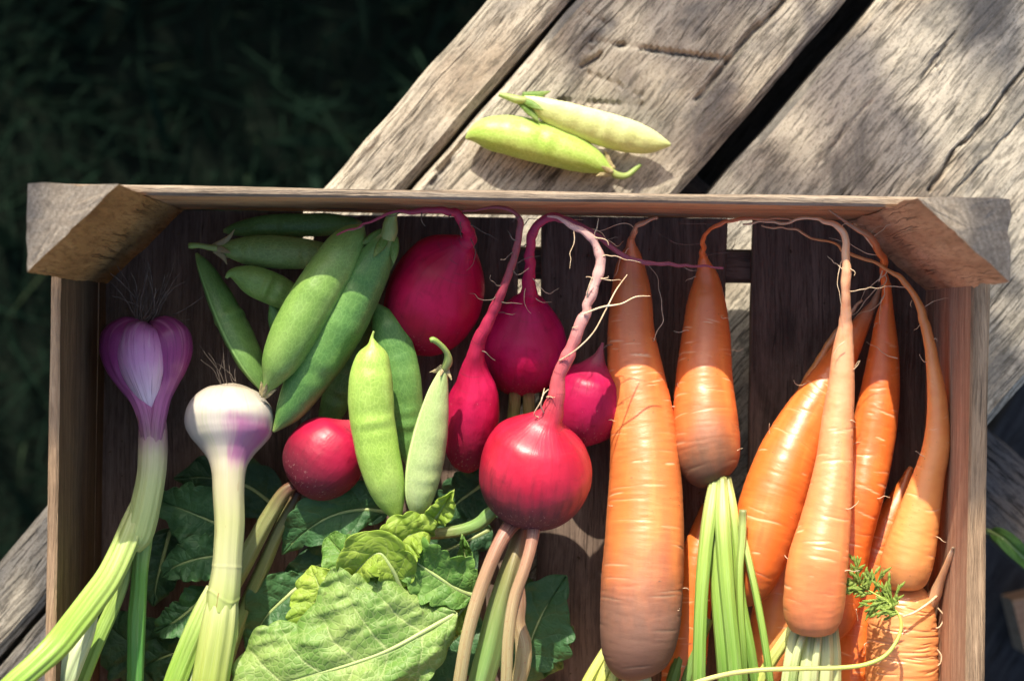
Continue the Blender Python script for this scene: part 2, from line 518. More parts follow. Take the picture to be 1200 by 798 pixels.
def radish_mat(name, body, body2, v_body, root, stem_dirt_shade=0.5, seed=0.0, spec=0.28):
    """v runs from the root tip (0) to the stem end (1); v_body = where the bulb begins"""
    g = G(name)
    uv = g.uv()
    met = g.vadd(g.uv('Metric'), (seed, seed * .6, 0))
    _, v, _ = g.sep(uv)
    n1 = g.noise(g.scale(met, (40, 40, 1)), 1.0, 5)
    n2 = g.noise(g.scale(met, (260, 60, 1)), 1.0, 4)
    c = g.mix(g.rng(n1, 0.35, 0.7), body, body2)
    c = g.mix(g.rng(n2, 0.48, 0.75, 0, 0.35), c, tuple(k * 0.5 for k in body))
    c = g.mix(g.rng(g.noise(g.scale(met, (90, 120, 1)), 1.0, 5, 0.65), 0.55, 0.75, 0, 0.45), c, tuple(k * 0.35 for k in body))
    vn = g.math('ADD', v, g.math('MULTIPLY', g.math('SUBTRACT', n2, 0.5), 0.10))
    pk = tuple(0.72 * a + 0.28 * b for a, b in zip(body2, root))
    c = g.mix(g.rng(vn, v_body * 0.97, v_body * 0.70), c, pk)
    c = g.mix(g.rng(vn, v_body * 0.72, v_body * 0.40, 0, 0.9), c, root)
    # rings and scars on the root
    rg = g.noise(g.scale(met, (25, 700, 1)), 1.0, 2)
    c = g.mix(g.math('MULTIPLY', g.rng(rg, 0.58, 0.7), g.rng(v, v_body * 1.08, v_body * 0.9, 0.0, 0.45)), c, (0.16, 0.03, 0.05))
    # scurf near the stem end, over a dark zone of dirt and painted shade
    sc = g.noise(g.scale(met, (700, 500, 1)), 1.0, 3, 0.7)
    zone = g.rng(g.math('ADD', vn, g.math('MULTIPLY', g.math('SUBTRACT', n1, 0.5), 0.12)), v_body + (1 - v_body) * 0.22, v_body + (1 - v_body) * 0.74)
    c = g.mix(g.math('MULTIPLY', zone, stem_dirt_shade), c, (0.055, 0.009, 0.018))
    c = g.mix(g.math('MULTIPLY', g.math('MULTIPLY', g.rng(sc, 0.58, 0.68), g.rng(vn, v_body + (1 - v_body) * 0.5, v_body + (1 - v_body) * 0.9)), 0.7), c, (0.42, 0.27, 0.24))
    sp = g.noise(g.scale(met, (330, 330, 1)), 1.0, 2, 0.6)
    c = g.mix(g.math('MULTIPLY', g.rng(sp, 0.72, 0.77), 0.5), c, (0.55, 0.22, 0.25))
    h = g.math('ADD', g.math('MULTIPLY', n2, 0.6), g.math('MULTIPLY', sc, 0.25))
    r = g.math('ADD', g.math('ADD', 0.30, g.math('MULTIPLY', n2, 0.15)), g.math('MULTIPLY', zone, 0.3))
    return g.done(g.princ(c, r, g.bump(h, 0.6, 0.0007), sss=0.06, sss_r=(0.003, 0.0006, 0.0006), spec=spec))


def stalk_mat(name, stops, stripes=26.0, stripe_amt=0.45, rough=0.42, dark=None, speck=None, seed=0.0, sss=0.15):
    """colour along v, stripes running lengthwise"""
    g = G(name)
    uv = g.uv()
    met = g.vadd(g.uv('Metric'), (seed, seed, 0))
    u, v, _ = g.sep(uv)
    nz = g.noise(g.scale(met, (250, 25, 1)), 1.0, 3)
    vn = g.math('ADD', v, g.math('MULTIPLY', g.math('SUBTRACT', nz, 0.5), 0.09))
    c = g.ramp(vn, stops)
    s1 = g.noise(g.comb(g.math('MULTIPLY', u, stripes), g.math('MULTIPLY', v, 1.5), seed), 1.0, 3, 0.6)
    s2 = g.noise(g.comb(g.math('MULTIPLY', u, stripes * 4), g.math('MULTIPLY', v, 3.0), seed + 3), 1.0, 2, 0.6)
    c = g.mix(g.rng(s1, 0.45, 0.7, 0, stripe_amt), c, g.mix(1.0, c, dark or (0.45, 0.6, 0.3), 'MULTIPLY'))
    c = g.mix(g.rng(s2, 0.5, 0.7, 0, stripe_amt * 0.6), c, g.mix(0.4, c, (0.85, 0.9, 0.6)))
    if speck:
        sp = g.noise(g.scale(met, (900, 500, 1)), 1.0, 2, 0.6)
        c = g.mix(g.rng(sp, 0.6, 0.7, 0, 0.6), c, speck)
    h = g.math('ADD', s1, g.math('MULTIPLY', s2, 0.5))
    return g.done(g.princ(c, rough, g.bump(h, 0.35, 0.0007), sss=sss, sss_r=(0.003, 0.003, 0.001), spec=0.4))


def leaf_mat(name, top, light, vein, trans=0.35, seed=0.0):
    g = G(name)
    met = g.vadd(g.uv('Metric'), (seed, seed * .6, 0))
    n1 = g.noise(g.scale(met, (45, 45, 1)), 1.0, 4)
    c = g.mix(g.rng(n1, 0.35, 0.68), top, light)
    ve = g.attr('vein')
    net = g.voro(g.vadd(g.scale(met, (330, 330, 1)), g.scale(g.comb(n1, n1), (2.0, 2.0, 0))), 1.0, 'DISTANCE_TO_EDGE')
    netm = g.rng(net, 0.0, 0.10, 1, 0)
    c = g.mix(g.math('MULTIPLY', netm, 0.25), c, vein)
    c = g.mix(g.math('MULTIPLY', ve, 0.8), c, vein)
    sp = g.noise(g.scale(met, (160, 160, 1)), 1.0, 3)
    c = g.mix(g.math('MULTIPLY', g.rng(sp, 0.68, 0.73), 0.5), c, (0.05, 0.05, 0.015))
    h = g.math('ADD', g.math('MULTIPLY', g.rng(net, 0, 0.22), 0.5), g.math('ADD', n1, g.math('MULTIPLY', ve, -0.8)))
    b = g.bump(h, 0.5, 0.0007)
    p = g.princ(c, 0.5, b, spec=0.35)
    tr = g.n('ShaderNodeBsdfTranslucent', {'Color': g.mix(0.6, c, (0.45, 0.6, 0.05)), 'Normal': b}).outputs[0]
    mx = g.n('ShaderNodeMixShader', {0: trans, 1: p, 2: tr}).outputs[0]
    return g.done(mx)


def plain_mat(name, c1, c2, scale=200.0, rough=0.6, bump=0.2, trans=0.0):
    g = G(name)
    p = g.obj()
    n1 = g.noise(p, scale, 4)
    c = g.mix(g.rng(n1, 0.35, 0.65), c1, c2)
    sh = g.princ(c, rough, g.bump(n1, bump, 0.001), spec=0.3)
    if trans:
        tr = g.n('ShaderNodeBsdfTranslucent', {'Color': c}).outputs[0]
        sh = g.n('ShaderNodeMixShader', {0: trans, 1: sh, 2: tr}).outputs[0]
    return g.done(sh)

# ------------------------------------------------------------------ boards
def board(name, origin, along, across, L, W, T, mat, parent, end_mat=None, n_len=60, n_w=12, n_t=4, bev=0.0015,
          rough=0.0003, wavy=0.0008, seed=0, top_fn=None, edge_fn=None, taper=None, edge_mat=None):
    """origin = centre of the start end; the third axis is along x across"""
    along = np.array(along, float) / np.linalg.norm(along)
    across = np.array(across, float) / np.linalg.norm(across)
    up = np.cross(along, across)
    if up[2] < -0.5:
        up = -up
    w, t = W / 2, T / 2
    prof, nrm, top = [], [], []

    def side(a, b, n, nv, istop):
        for k in range(n):
            f = k / n
            prof.append((a[0] + (b[0] - a[0]) * f, a[1] + (b[1] - a[1]) * f))
            nrm.append(nv)
            top.append(istop)
    side((-w + bev, t), (w - bev, t), n_w, (0, 1), 1)
    side((w - bev, t), (w, t - bev), 2, (.7, .7), 0)
    side((w, t - bev), (w, -t + bev), n_t, (1, 0), 0)
    side((w, -t + bev), (w - bev, -t), 1, (.7, -.7), 0)
    side((w - bev, -t), (-w + bev, -t), 4, (0, -1), 0)
    side((-w + bev, -t), (-w, -t + bev), 1, (-.7, -.7), 0)
    side((-w, -t + bev), (-w, t - bev), n_t, (-1, 0), 0)
    side((-w, t - bev), (-w + bev, t), 2, (-.7, .7), 0)
    prof, nrm, top = np.array(prof), np.array(nrm, float), np.array(top)
    prof = np.vstack([prof, prof[:1]])
    nrm = np.vstack([nrm, nrm[:1]])
    top = np.r_[top, top[:1]]
    per = np.r_[0, np.cumsum(np.linalg.norm(np.diff(prof, axis=0), axis=1))]
    s = np.linspace(0, L, n_len)
    m = len(prof)
    X = np.repeat(prof[None, :, 0], n_len, 0)
    Y = np.repeat(prof[None, :, 1], n_len, 0)
    SS = np.repeat(s[:, None], m, 1)
    PP = np.repeat(per[None], n_len, 0)
    if taper is not None:
        X = X * taper(SS / L)
    d = rough * fbm(X * 180, SS * 30, Y * 180, 3, seed) + wavy * noise(X * 8 + 3, SS * 14, Y * 8, seed + 5)
    if top_fn is not None:
        d = d + top[None] * top_fn(SS, X)
    X2, Y2 = X + nrm[None, :, 0] * d, Y + nrm[None, :, 1] * d
    if edge_fn is not None:
        X2 = X2 + edge_fn(SS, X)
    o = np.array(origin, float)
    V = o + along * SS[..., None] + across * X2[..., None] + up * Y2[..., None]
    verts = V.reshape(-1, 3)
    i = np.arange(n_len - 1)[:, None] * m + np.arange(m - 1)[None]
    quads = np.stack([i, i + m, i + m + 1, i + 1], -1).reshape(-1, 4)
    handed = np.dot(np.cross(along, across), up)
    if handed < 0:
        quads = quads[:, ::-1]
    met = np.stack([PP + seed * 0.31, SS], -1).reshape(-1, 2)
    faces = [tuple(q) for q in quads.tolist()]
    allv, allm = [verts], [met]
    off = len(verts)
    ntri = 0
    for e in (0, n_len - 1):
        ring = V[e]
        c = ring[:-1].mean(0)
        allv.append(np.vstack([ring, c]))
        allm.append(np.vstack([np.stack([X2[e], Y2[e]], -1) + 5, [[5, 5]]]))
        for k in range(m - 1):
            tri = (off + m, off + k, off + k + 1) if (e == 0) == (handed > 0) else (off + m, off + k + 1, off + k)
            faces.append(tri)
            ntri += 1
        off += m + 1
    em = np.zeros(m - 1, int)
    if edge_mat is not None:
        k0 = n_w
        em[k0:k0 + 2 + n_t + 1] = 2
        k1 = n_w + 2 + n_t + 1 + 4
        em[k1:] = 2
    midx = np.tile(em, n_len - 1).tolist() + [1 if end_mat else 0] * ntri
    o = link(name, np.vstack(allv), faces, mat, parent, uv={'UVMap': np.vstack(allm), 'Metric': np.vstack(allm)},
                mats=[mat, end_mat or mat, edge_mat or mat], midx=midx)
    o.data.set_sharp_from_angle(angle=math.radians(32))
    return o


# ------------------------------------------------------------------ ground and grass
g = G('dark_soil')
pn = g.obj()
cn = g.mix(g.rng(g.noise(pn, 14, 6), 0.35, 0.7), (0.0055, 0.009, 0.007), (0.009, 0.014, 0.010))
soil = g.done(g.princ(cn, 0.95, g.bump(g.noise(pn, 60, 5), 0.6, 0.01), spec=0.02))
gx = np.linspace(-1, 1, 81)
gx = np.sign(gx) * (np.abs(gx) * 0.04 + np.abs(gx) ** 5 * 0.96) * 90
GX, GY = np.meshgrid(gx, gx)
GZ = GROUND_Z + 0.012 * fbm(GX * 5, GY * 5, 0, 3, 4) * np.exp(-(GX**2 + GY**2) / 40)
ii = (np.arange(80)[:, None] * 81 + np.arange(80)[None])
gq = np.stack([ii, ii + 1, ii + 82, ii + 81], -1).reshape(-1, 4)
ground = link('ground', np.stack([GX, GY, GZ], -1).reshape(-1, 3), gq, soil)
tag(ground, 'dark shaded garden soil far below the table', None, kind='structure')

g = G('grass_blade')
gv = g.attr('tone')
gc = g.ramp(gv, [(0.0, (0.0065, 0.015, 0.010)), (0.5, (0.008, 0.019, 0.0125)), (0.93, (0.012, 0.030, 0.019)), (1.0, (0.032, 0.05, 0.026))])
grass_m = g.done(g.n('ShaderNodeMixShader', {0: 0.25, 1: g.princ(gc, 0.9, spec=0.03), 2: g.n('ShaderNodeBsdfTranslucent', {'Color': gc}).outputs[0]}).outputs[0])
rs = np.random.RandomState(5)


def grass_patch(n, x0, x1, y0, y1, hmin, hmax, wid):
    x, y = rs.uniform(x0, x1, n), rs.uniform(y0, y1, n)
    h = rs.uniform(hmin, hmax, n)
    a = rs.uniform(0, 2 * np.pi, n)
    lean = rs.uniform(0.3, 1.3, n)
    w = wid * rs.uniform(0.6, 1.4, n)
    V, A = [], []
    tone = np.clip(rs.uniform(0, 1, n) ** 1.4, 0, 1)
    for k, f in enumerate((0, .4, .75, 1.0)):
        cx = x + np.cos(a) * h * lean * f ** 1.7 * 0.8
        cy = y + np.sin(a) * h * lean * f ** 1.7 * 0.8
        cz = GROUND_Z - 0.012 + h * f * (1 - 0.25 * lean * f)
        ww = w * (1 - f ** 2 * 0.95)
        V.append(np.stack([cx - np.sin(a) * ww, cy + np.cos(a) * ww, cz], -1))
        V.append(np.stack([cx + np.sin(a) * ww, cy - np.cos(a) * ww, cz], -1))
        A += [tone, tone]
    V = np.stack(V, 1).reshape(-1, 3)
    b = np.arange(n)[:, None] * 8
    q = np.concatenate([np.stack([b[:, 0] + j, b[:, 0] + j + 1, b[:, 0] + j + 3, b[:, 0] + j + 2], -1) for j in (0, 2, 4)])
    return V, q, np.stack(A, 1).reshape(-1)


V1, q1, A1 = grass_patch(15000, -0.9, 0.9, -0.7, 0.9, 0.05, 0.13, 0.0016)
V2, q2, A2 = grass_patch(260, -0.9, 0.9, -0.7, 0.9, 0.06, 0.14, 0.009)
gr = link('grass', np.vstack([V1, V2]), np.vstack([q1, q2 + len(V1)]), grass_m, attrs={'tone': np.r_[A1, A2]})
tag(gr, 'dark green grass out of focus below the table', 'grass', kind='stuff')

# ------------------------------------------------------------------ table of weathered planks
A49 = math.radians(49)
DIR = np.array([math.cos(A49), math.sin(A49), 0])
NRM = np.array([math.sin(A49), -math.cos(A49), 0])


def off_of(px, py, z=TABLE_Z):
    return float(np.dot(at(px, py, z), NRM))


def along_of(px, py, z=TABLE_Z):
    return float(np.dot(at(px, py, z), DIR))


edges = [(off_of(382, 216), off_of(479, 216)), (off_of(489, 216), off_of(800, 222)), (off_of(833, 224), off_of(1178, 477))]
S0, S1 = -0.62, 0.62
tw_a = weathered_mat('weathered_wood_pale', (0.13, 0.115, 0.09), (0.37, 0.335, 0.265), (0.52, 0.475, 0.39), (0.20, 0.195, 0.18), 1.0, 0.6)
tw_b = weathered_mat('weathered_wood_knotty', (0.10, 0.09, 0.072), (0.34, 0.305, 0.24), (0.52, 0.475, 0.39), (0.135, 0.137, 0.14), 4.0, 0.85)
tw_c = weathered_mat('weathered_wood_grey', (0.09, 0.083, 0.068), (0.33, 0.305, 0.25), (0.53, 0.49, 0.41), (0.125, 0.123, 0.118), 7.0, 0.85)
tw_blue = weathered_mat('weathered_wood_slate', (0.03, 0.032, 0.036), (0.085, 0.09, 0.10), (0.13, 0.135, 0.15), (0.05, 0.055, 0.06), 11.0, 0.5)
tw_gap_shade = weathered_mat('gap_shade_wood', (0.012, 0.012, 0.012), (0.03, 0.03, 0.03), (0.05, 0.05, 0.05), (0.02, 0.02, 0.022), 9.0, 0.5)
tw_end = endgrain_mat('weathered_end_grain', (0.06, 0.05, 0.045), (0.2, 0.17, 0.14))
table = thing('garden_table', 'weathered grey wooden garden table with diagonal planks under the crate', 'table', (0, 0, GROUND_Z))


def px_cracks(segs, e):
    """crack polylines given in photo pixels -> (along, across) in the plank's own frame"""
    c0 = 0.5 * (e[0] + e[1])
    return [([(along_of(*p) - S0, off_of(*p) - c0) for p in seg], w, d) for seg, w, d in segs]


def plank_top(cracks, seed, relief, knots=()):
    def fn(S, X):
        d = relief * (fbm(X * 120 + 1.2 * noise(S * 16, X * 30, 0, seed), S * 20, 0, 4, seed) * .8 + 0.6 * fbm(X * 300, S * 130, 0, 3, seed + 9))
        d = d + 0.0006 * fbm(X * 24, S * 6, 0, 3, seed + 2)
        for (kx, ky, kr) in knots:
            rr = np.hypot((S - kx) * 0.7, X - ky)
            d = d + 0.0009 * np.exp(-(rr / kr) ** 2) * np.sin(rr / kr * 9)
        for pts, w, dep in cracks:
            best = np.full(S.shape, 1e9)
            for (a, b), (c, e) in zip(pts[:-1], pts[1:]):
                jig = 0.0012 * noise(S * 120, X * 120, 0, seed + 31)
                dx, dy = c - a, e - b
                ln = dx * dx + dy * dy
                t = np.clip(((S - a) * dx + (X - b) * dy) / ln, 0, 1)
                best = np.minimum(best, np.hypot(S - a - t * dx + jig, X - b - t * dy + jig))
            d = d - dep * np.exp(-(best / w) ** 2)
        return d
    return fn


crk = [
    px_cracks([([(395, 216), (440, 170), (470, 120)], 0.0012, 0.0015)], edges[0]),
    px_cracks([([(696, 48), (750, 58), (800, 63), (850, 70)], 0.0012, 0.006), ([(815, 115), (850, 72), (885, 35), (922, 0)], 0.0014, 0.007),
               ([(655, 117), (700, 120), (748, 124)], 0.0010, 0.0035), ([(684, 78), (704, 66)], 0.0013, 0.005),
               ([(515, 200), (530, 180), (545, 160)], 0.0018, 0.005), ([(505, 216), (528, 190)], 0.0014, 0.004),
               ([(685, 84), (722, 98), (750, 112)], 0.0009, 0.002), ([(640, 0), (680, 10), (722, 35)], 0.0009, 0.002)], edges[1]),
    px_cracks([([(1092, 222), (1120, 178), (1160, 132), (1200, 82), (1240, 40)], 0.0010, 0.006), ([(1080, 90), (1120, 40)], 0.0009, 0.002),
               ([(1120, 225), (1210, 130)], 0.0008, 0.002), ([(960, 190), (1020, 120)], 0.0009, 0.002)], edges[2]),
]
kn = [(), [(along_of(695, 52) - S0, off_of(695, 52) - 0.5 * sum(edges[1]), 0.006)], [(along_of(1098, 72) - S0, off_of(1098, 72) - 0.5 * sum(edges[2]), 0.005)]]
for k, (e, m, dens) in enumerate(zip(edges, (tw_a, tw_b, tw_c), (60, 130, 200))):
    c0 = 0.5 * (e[0] + e[1])
    o = board('plank', DIR * S0 + NRM * c0 + np.array([0, 0, TABLE_Z - 0.027]), DIR, NRM, S1 - S0, e[1] - e[0], 0.054, m, table, tw_end,
              n_len=620, n_w=dens, n_t=8, bev=0.004, rough=0.0006, wavy=0.0003, seed=11 + k, top_fn=plank_top(crk[k], 40 + 7 * k, (0.0007, 0.0007, 0.0006)[k], kn[k]),
              edge_fn=lambda S, X, k=k: 0.0005 * noise(S * 7 + k * 7, np.sign(X) * 3, 0, 3) + 0.0005 * noise(S * 40, np.sign(X) * 3, 0, 8))
# lower rails and legs that carry the planks, plus a board darkening the gap
for s_, wd_, rm_ in ((-0.5, .075, tw_c), (0.118, .046, tw_blue), (0.5, .075, tw_c)):
    board('rail', DIR * s_ + NRM * (edges[0][0] + 0.02) + np.array([0, 0, TABLE_Z - 0.054 - 0.0205]), NRM, DIR, edges[2][1] - edges[0][0] + 0.12, wd_, 0.038, rm_, table, tw_end, n_len=40, seed=21)
board('rail', DIR * -0.55 + NRM * 0.5 * (edges[1][1] + edges[2][0]) + np.array([0, 0, TABLE_Z - 0.054 - 0.0415 - 0.02]), DIR, NRM, 1.1, 0.07, 0.038, tw_gap_shade, table, tw_end, n_len=60, seed=22)  # dark board added under the plank gap to stand in for its shade
for s_ in (-0.5, 0.5):
    for e in (edges[0][0] + 0.06, edges[2][1] - 0.04):
        board('leg', DIR * s_ + NRM * e + np.array([0, 0, GROUND_Z]), (0, 0, 1), NRM, TABLE_Z - 0.094 - GROUND_Z, 0.07, 0.05, tw_c, table, tw_end, n_len=20, seed=23)

# ------------------------------------------------------------------ wooden crate
ROT = math.radians(-0.9)
crate = thing('wooden_crate', 'slatted wooden vegetable crate with triangular corner posts standing on the table', 'crate', (0, 0, TABLE_Z))
cr = lambda x, y, z: np.array([x * math.cos(ROT) - y * math.sin(ROT), x * math.sin(ROT) + y * math.cos(ROT), z])
EX, EY, EZ = cr(1, 0, 0), cr(0, 1, 0), np.array([0, 0, 1.0])
XL, XR, YT, YB = -0.2120, 0.2150, 0.0655, -0.262
w_edge = wood_mat('crate_wood_bleached', (0.16, 0.12, 0.09), (0.36, 0.29, 0.22), (0.50, 0.43, 0.35), 2.6, (0.10, 0.08, 0.07), 0.6, 0.9, 0.85, 0.9, 3.0, blotch=20)
w_edge2 = wood_mat('crate_wood_tan_edge', (0.20, 0.13, 0.08), (0.44, 0.30, 0.19), (0.58, 0.43, 0.29), 2.4, (0.10, 0.07, 0.05), 0.5, 0.9, 0.85, 0.9, 6.0, blotch=18)
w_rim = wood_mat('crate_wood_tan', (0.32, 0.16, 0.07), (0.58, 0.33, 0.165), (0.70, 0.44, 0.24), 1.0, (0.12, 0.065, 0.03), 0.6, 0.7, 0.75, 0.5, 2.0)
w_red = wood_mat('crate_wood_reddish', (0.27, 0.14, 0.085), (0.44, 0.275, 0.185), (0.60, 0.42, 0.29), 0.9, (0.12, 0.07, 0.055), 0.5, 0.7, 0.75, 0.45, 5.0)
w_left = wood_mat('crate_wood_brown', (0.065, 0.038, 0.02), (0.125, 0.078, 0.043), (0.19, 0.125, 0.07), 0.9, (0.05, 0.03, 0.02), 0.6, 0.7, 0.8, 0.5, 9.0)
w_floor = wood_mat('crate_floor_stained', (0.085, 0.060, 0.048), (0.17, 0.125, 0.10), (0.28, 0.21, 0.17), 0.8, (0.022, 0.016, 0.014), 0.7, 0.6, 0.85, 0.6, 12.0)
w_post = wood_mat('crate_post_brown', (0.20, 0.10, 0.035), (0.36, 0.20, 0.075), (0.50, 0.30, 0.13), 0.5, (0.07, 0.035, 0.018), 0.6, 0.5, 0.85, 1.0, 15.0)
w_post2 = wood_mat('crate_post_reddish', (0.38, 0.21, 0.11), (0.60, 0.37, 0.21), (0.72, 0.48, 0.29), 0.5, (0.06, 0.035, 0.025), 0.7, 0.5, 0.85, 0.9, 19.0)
w_endg = endgrain_mat('sawn_end_grain', (0.20, 0.165, 0.13), (0.72, 0.64, 0.54))
TH = 0.0045
# slats: rear wall, left wall, right wall, front wall (upper and lower slat each)
rimtop = lambda S, X: 0
for (z0, z1) in ((0.0178, RIM_Z), (-0.008, 0.0174)):
    zc, hh = 0.5 * (z0 + z1), z1 - z0
    hi = z0 > 0
    board('rear_slat', cr(XL - 0.006, YT + TH / 2, zc), EX, EZ, XR - XL + 0.0065, hh, TH, w_rim, crate, w_endg, n_len=150, n_w=30, n_t=4, bev=0.0012, rough=0.0003, wavy=0.0004, seed=31 + hi, edge_mat=w_edge)
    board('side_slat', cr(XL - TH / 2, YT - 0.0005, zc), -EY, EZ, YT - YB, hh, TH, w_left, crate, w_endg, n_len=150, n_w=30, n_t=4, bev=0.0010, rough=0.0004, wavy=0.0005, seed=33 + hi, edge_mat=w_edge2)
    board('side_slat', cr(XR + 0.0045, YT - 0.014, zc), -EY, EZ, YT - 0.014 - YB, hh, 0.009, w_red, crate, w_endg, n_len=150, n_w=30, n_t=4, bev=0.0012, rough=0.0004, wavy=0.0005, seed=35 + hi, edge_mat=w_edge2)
    board('front_slat', cr(XL - 0.006, YB - TH / 2 - 0.0005, zc), EX, EZ, XR - XL + 0.012, hh, TH, w_rim, crate, w_endg, n_len=80, n_w=16, seed=37 + hi)
# floor boards running front to back, with gaps, and a thin batten beneath
fl = [(118, 352), (365, 606), (633, 850), (880, 1101)]
for k, (a, b) in enumerate(fl):
    xa, xb = at(a, 399, 0)[0], at(b, 399, 0)[0]
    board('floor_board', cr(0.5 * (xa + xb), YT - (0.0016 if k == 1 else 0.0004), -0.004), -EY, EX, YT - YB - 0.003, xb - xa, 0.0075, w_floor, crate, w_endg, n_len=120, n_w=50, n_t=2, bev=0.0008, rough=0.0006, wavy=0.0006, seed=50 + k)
for py in (308, 940):
    y = at(600, py, -0.01)[1]
    board('batten', cr(XL, y, -0.0108), EX, EY, XR - XL, 0.0165, 0.005, w_floor, crate, w_endg, n_len=60, n_w=8, seed=60)


def post(corner, sx, sy, lx, ly, z1, wm, seed):
    """triangular post: right angle at the corner, sawn face towards the crate's inside"""
    n = 22
    P = []
    c = np.array(corner)
    a, b = c + np.array([sx * lx, 0]), c + np.array([0, sy * ly])
    for p, q, cnt in ((c, a, 10), (a, b, n), (b, c, 10)):
        for k in range(cnt):
            P.append(p + (q - p) * k / cnt)
    P = np.array(P + [P[0]])
    m = len(P)
    zs = np.linspace(TABLE_Z, z1, 60)
    cen = P[:-1].mean(0)
    V = np.zeros((60, m, 3))
    for i, z in enumerate(zs):
        d = 0.0009 * noise(P[:, 0] * 120, P[:, 1] * 120, z * 50, seed) + 0.0005 * noise(P[:, 0] * 600, P[:, 1] * 600, z * 300, seed + 1)
        dirv = (P - cen) / np.linalg.norm(P - cen, axis=1)[:, None]
        Q = P + dirv * d[:, None]
        W = np.array([cr(x, y, 0) for x, y in Q])
        W[:, 2] = z + (0.0004 * noise(P[:, 0] * 200, P[:, 1] * 200, 3, seed) if i == 59 else 0)
        V[i] = W
    V[:, -1] = V[:, 0]
    per = np.r_[0, np.cumsum(np.linalg.norm(np.diff(P, axis=0), axis=1))]
    met = np.stack([np.repeat(per[None], 60, 0), np.repeat(zs[:, None], m, 1)], -1).reshape(-1, 2)
    i = np.arange(59)[:, None] * m + np.arange(m - 1)[None]
    quads = np.stack([i, i + 1, i + m + 1, i + m], -1).reshape(-1, 4)
    flip = sx * sy < 0
    if flip:
        quads = quads[:, ::-1]
    verts = [V.reshape(-1, 3)]
    off = 60 * m
    faces = [tuple(q) for q in quads.tolist()]
    mets = [met]
    nt = 0
    for e in (0, 59):
        ring = V[e]
        prev = None
        for ridx, f in enumerate((1.0, 0.97, 0.8, 0.6, 0.4, 0.2)):
            R = ring.mean(0) + (ring - ring.mean(0)) * f
            if f < 0.97:
                R[:, 2] += 0.0003 * noise(R[:, 0] * 420, R[:, 1] * 420, 0, seed + 3)
            verts.append(R)
            mets.append(R[:, :2])
            cur = off
            off += m
            if prev is not None:
                for k in range(m - 1):
                    q = (prev + k, prev + k + 1, cur + k + 1, cur + k)
                    faces.append(q if (e == 59) != flip else q[::-1])
                    nt += 1
            prev = cur
        verts.append(V[e].mean(0)[None])
        mets.append(V[e].mean(0)[None, :2])
        for k in range(m - 1):
            t = (prev + k, prev + k + 1, off)
            faces.append(t if (e == 59) != flip else t[::-1])
            nt += 1
        off += 1
    # quads come first in link(): order the material index the same way
    fq = [f for f in faces if len(f) == 4]
    ft = [f for f in faces if len(f) == 3]
    midx = [0] * len(quads) + [1] * (len(fq) - len(quads)) + [1] * len(ft)
    link('corner_post', np.vstack(verts), fq + ft, wm, crate, smooth=False, uv={'UVMap': np.vstack(mets), 'Metric': np.vstack(mets)}, mats=[wm, w_endg], midx=midx)


g_ = 0.0006
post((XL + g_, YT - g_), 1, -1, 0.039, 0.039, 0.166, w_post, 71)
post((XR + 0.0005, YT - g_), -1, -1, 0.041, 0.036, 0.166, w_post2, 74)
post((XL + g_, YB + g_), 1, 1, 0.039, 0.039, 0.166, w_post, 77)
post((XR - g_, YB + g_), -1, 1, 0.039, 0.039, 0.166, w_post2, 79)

# ------------------------------------------------------------------ tree throwing dappled shade, shrub added to shade the grass (both out of frame)
lf_m = leaf_mat('tree_leaf', (0.03, 0.07, 0.015), (0.06, 0.12, 0.03), (0.10, 0.16, 0.05), 0.15)
bark = plain_mat('bark', (0.06, 0.045, 0.035), (0.12, 0.10, 0.08), 40, 0.9, 0.8)


def leaf_cloud(name, centres, size, parent, rng):
    """one mesh of many folded oval leaves at the given centres"""
    C = np.array(centres)
    n = len(C)
    a = rng.uniform(0, 2 * np.pi, n)
    tilt = rng.uniform(-0.9, 0.9, n)
    sz = size * rng.uniform(0.7, 1.3, n)
    e1 = np.stack([np.cos(a) * np.cos(tilt), np.sin(a) * np.cos(tilt), np.sin(tilt)], -1)
    e2 = np.cross(e1, np.stack([np.sin(a * 3) * .6, np.cos(a * 2) * .6, np.ones(n)], -1))
    e2 /= np.linalg.norm(e2, axis=1)[:, None]
    e3 = np.cross(e1, e2)
    prof = [(-1, 0), (-.6, .42), (0, .6), (.55, .42), (1, 0), (.55, -.42), (0, -.6), (-.6, -.42)]
    V = np.stack([C + e1 * (p * sz)[:, None] + e2 * (q * sz)[:, None] + e3 * (abs(q) * 0.3 * sz)[:, None] for p, q in prof], 1)
    b = np.arange(n) * 8
    q = np.concatenate([np.stack([b, b + 1, b + 2, b + 4], -1), np.stack([b, b + 4, b + 6, b + 7], -1)])
    t = [tuple(x) for x in np.stack([b + 2, b + 3, b + 4], -1).tolist()] + [tuple(x) for x in np.stack([b + 4, b + 5, b + 6], -1).tolist()]
    return link(name, V.reshape(-1, 3), [tuple(x) for x in q.tolist()] + t, lf_m, parent, uv={'Metric': V.reshape(-1, 3)[:, :2]})


rng2 = np.random.RandomState(12)
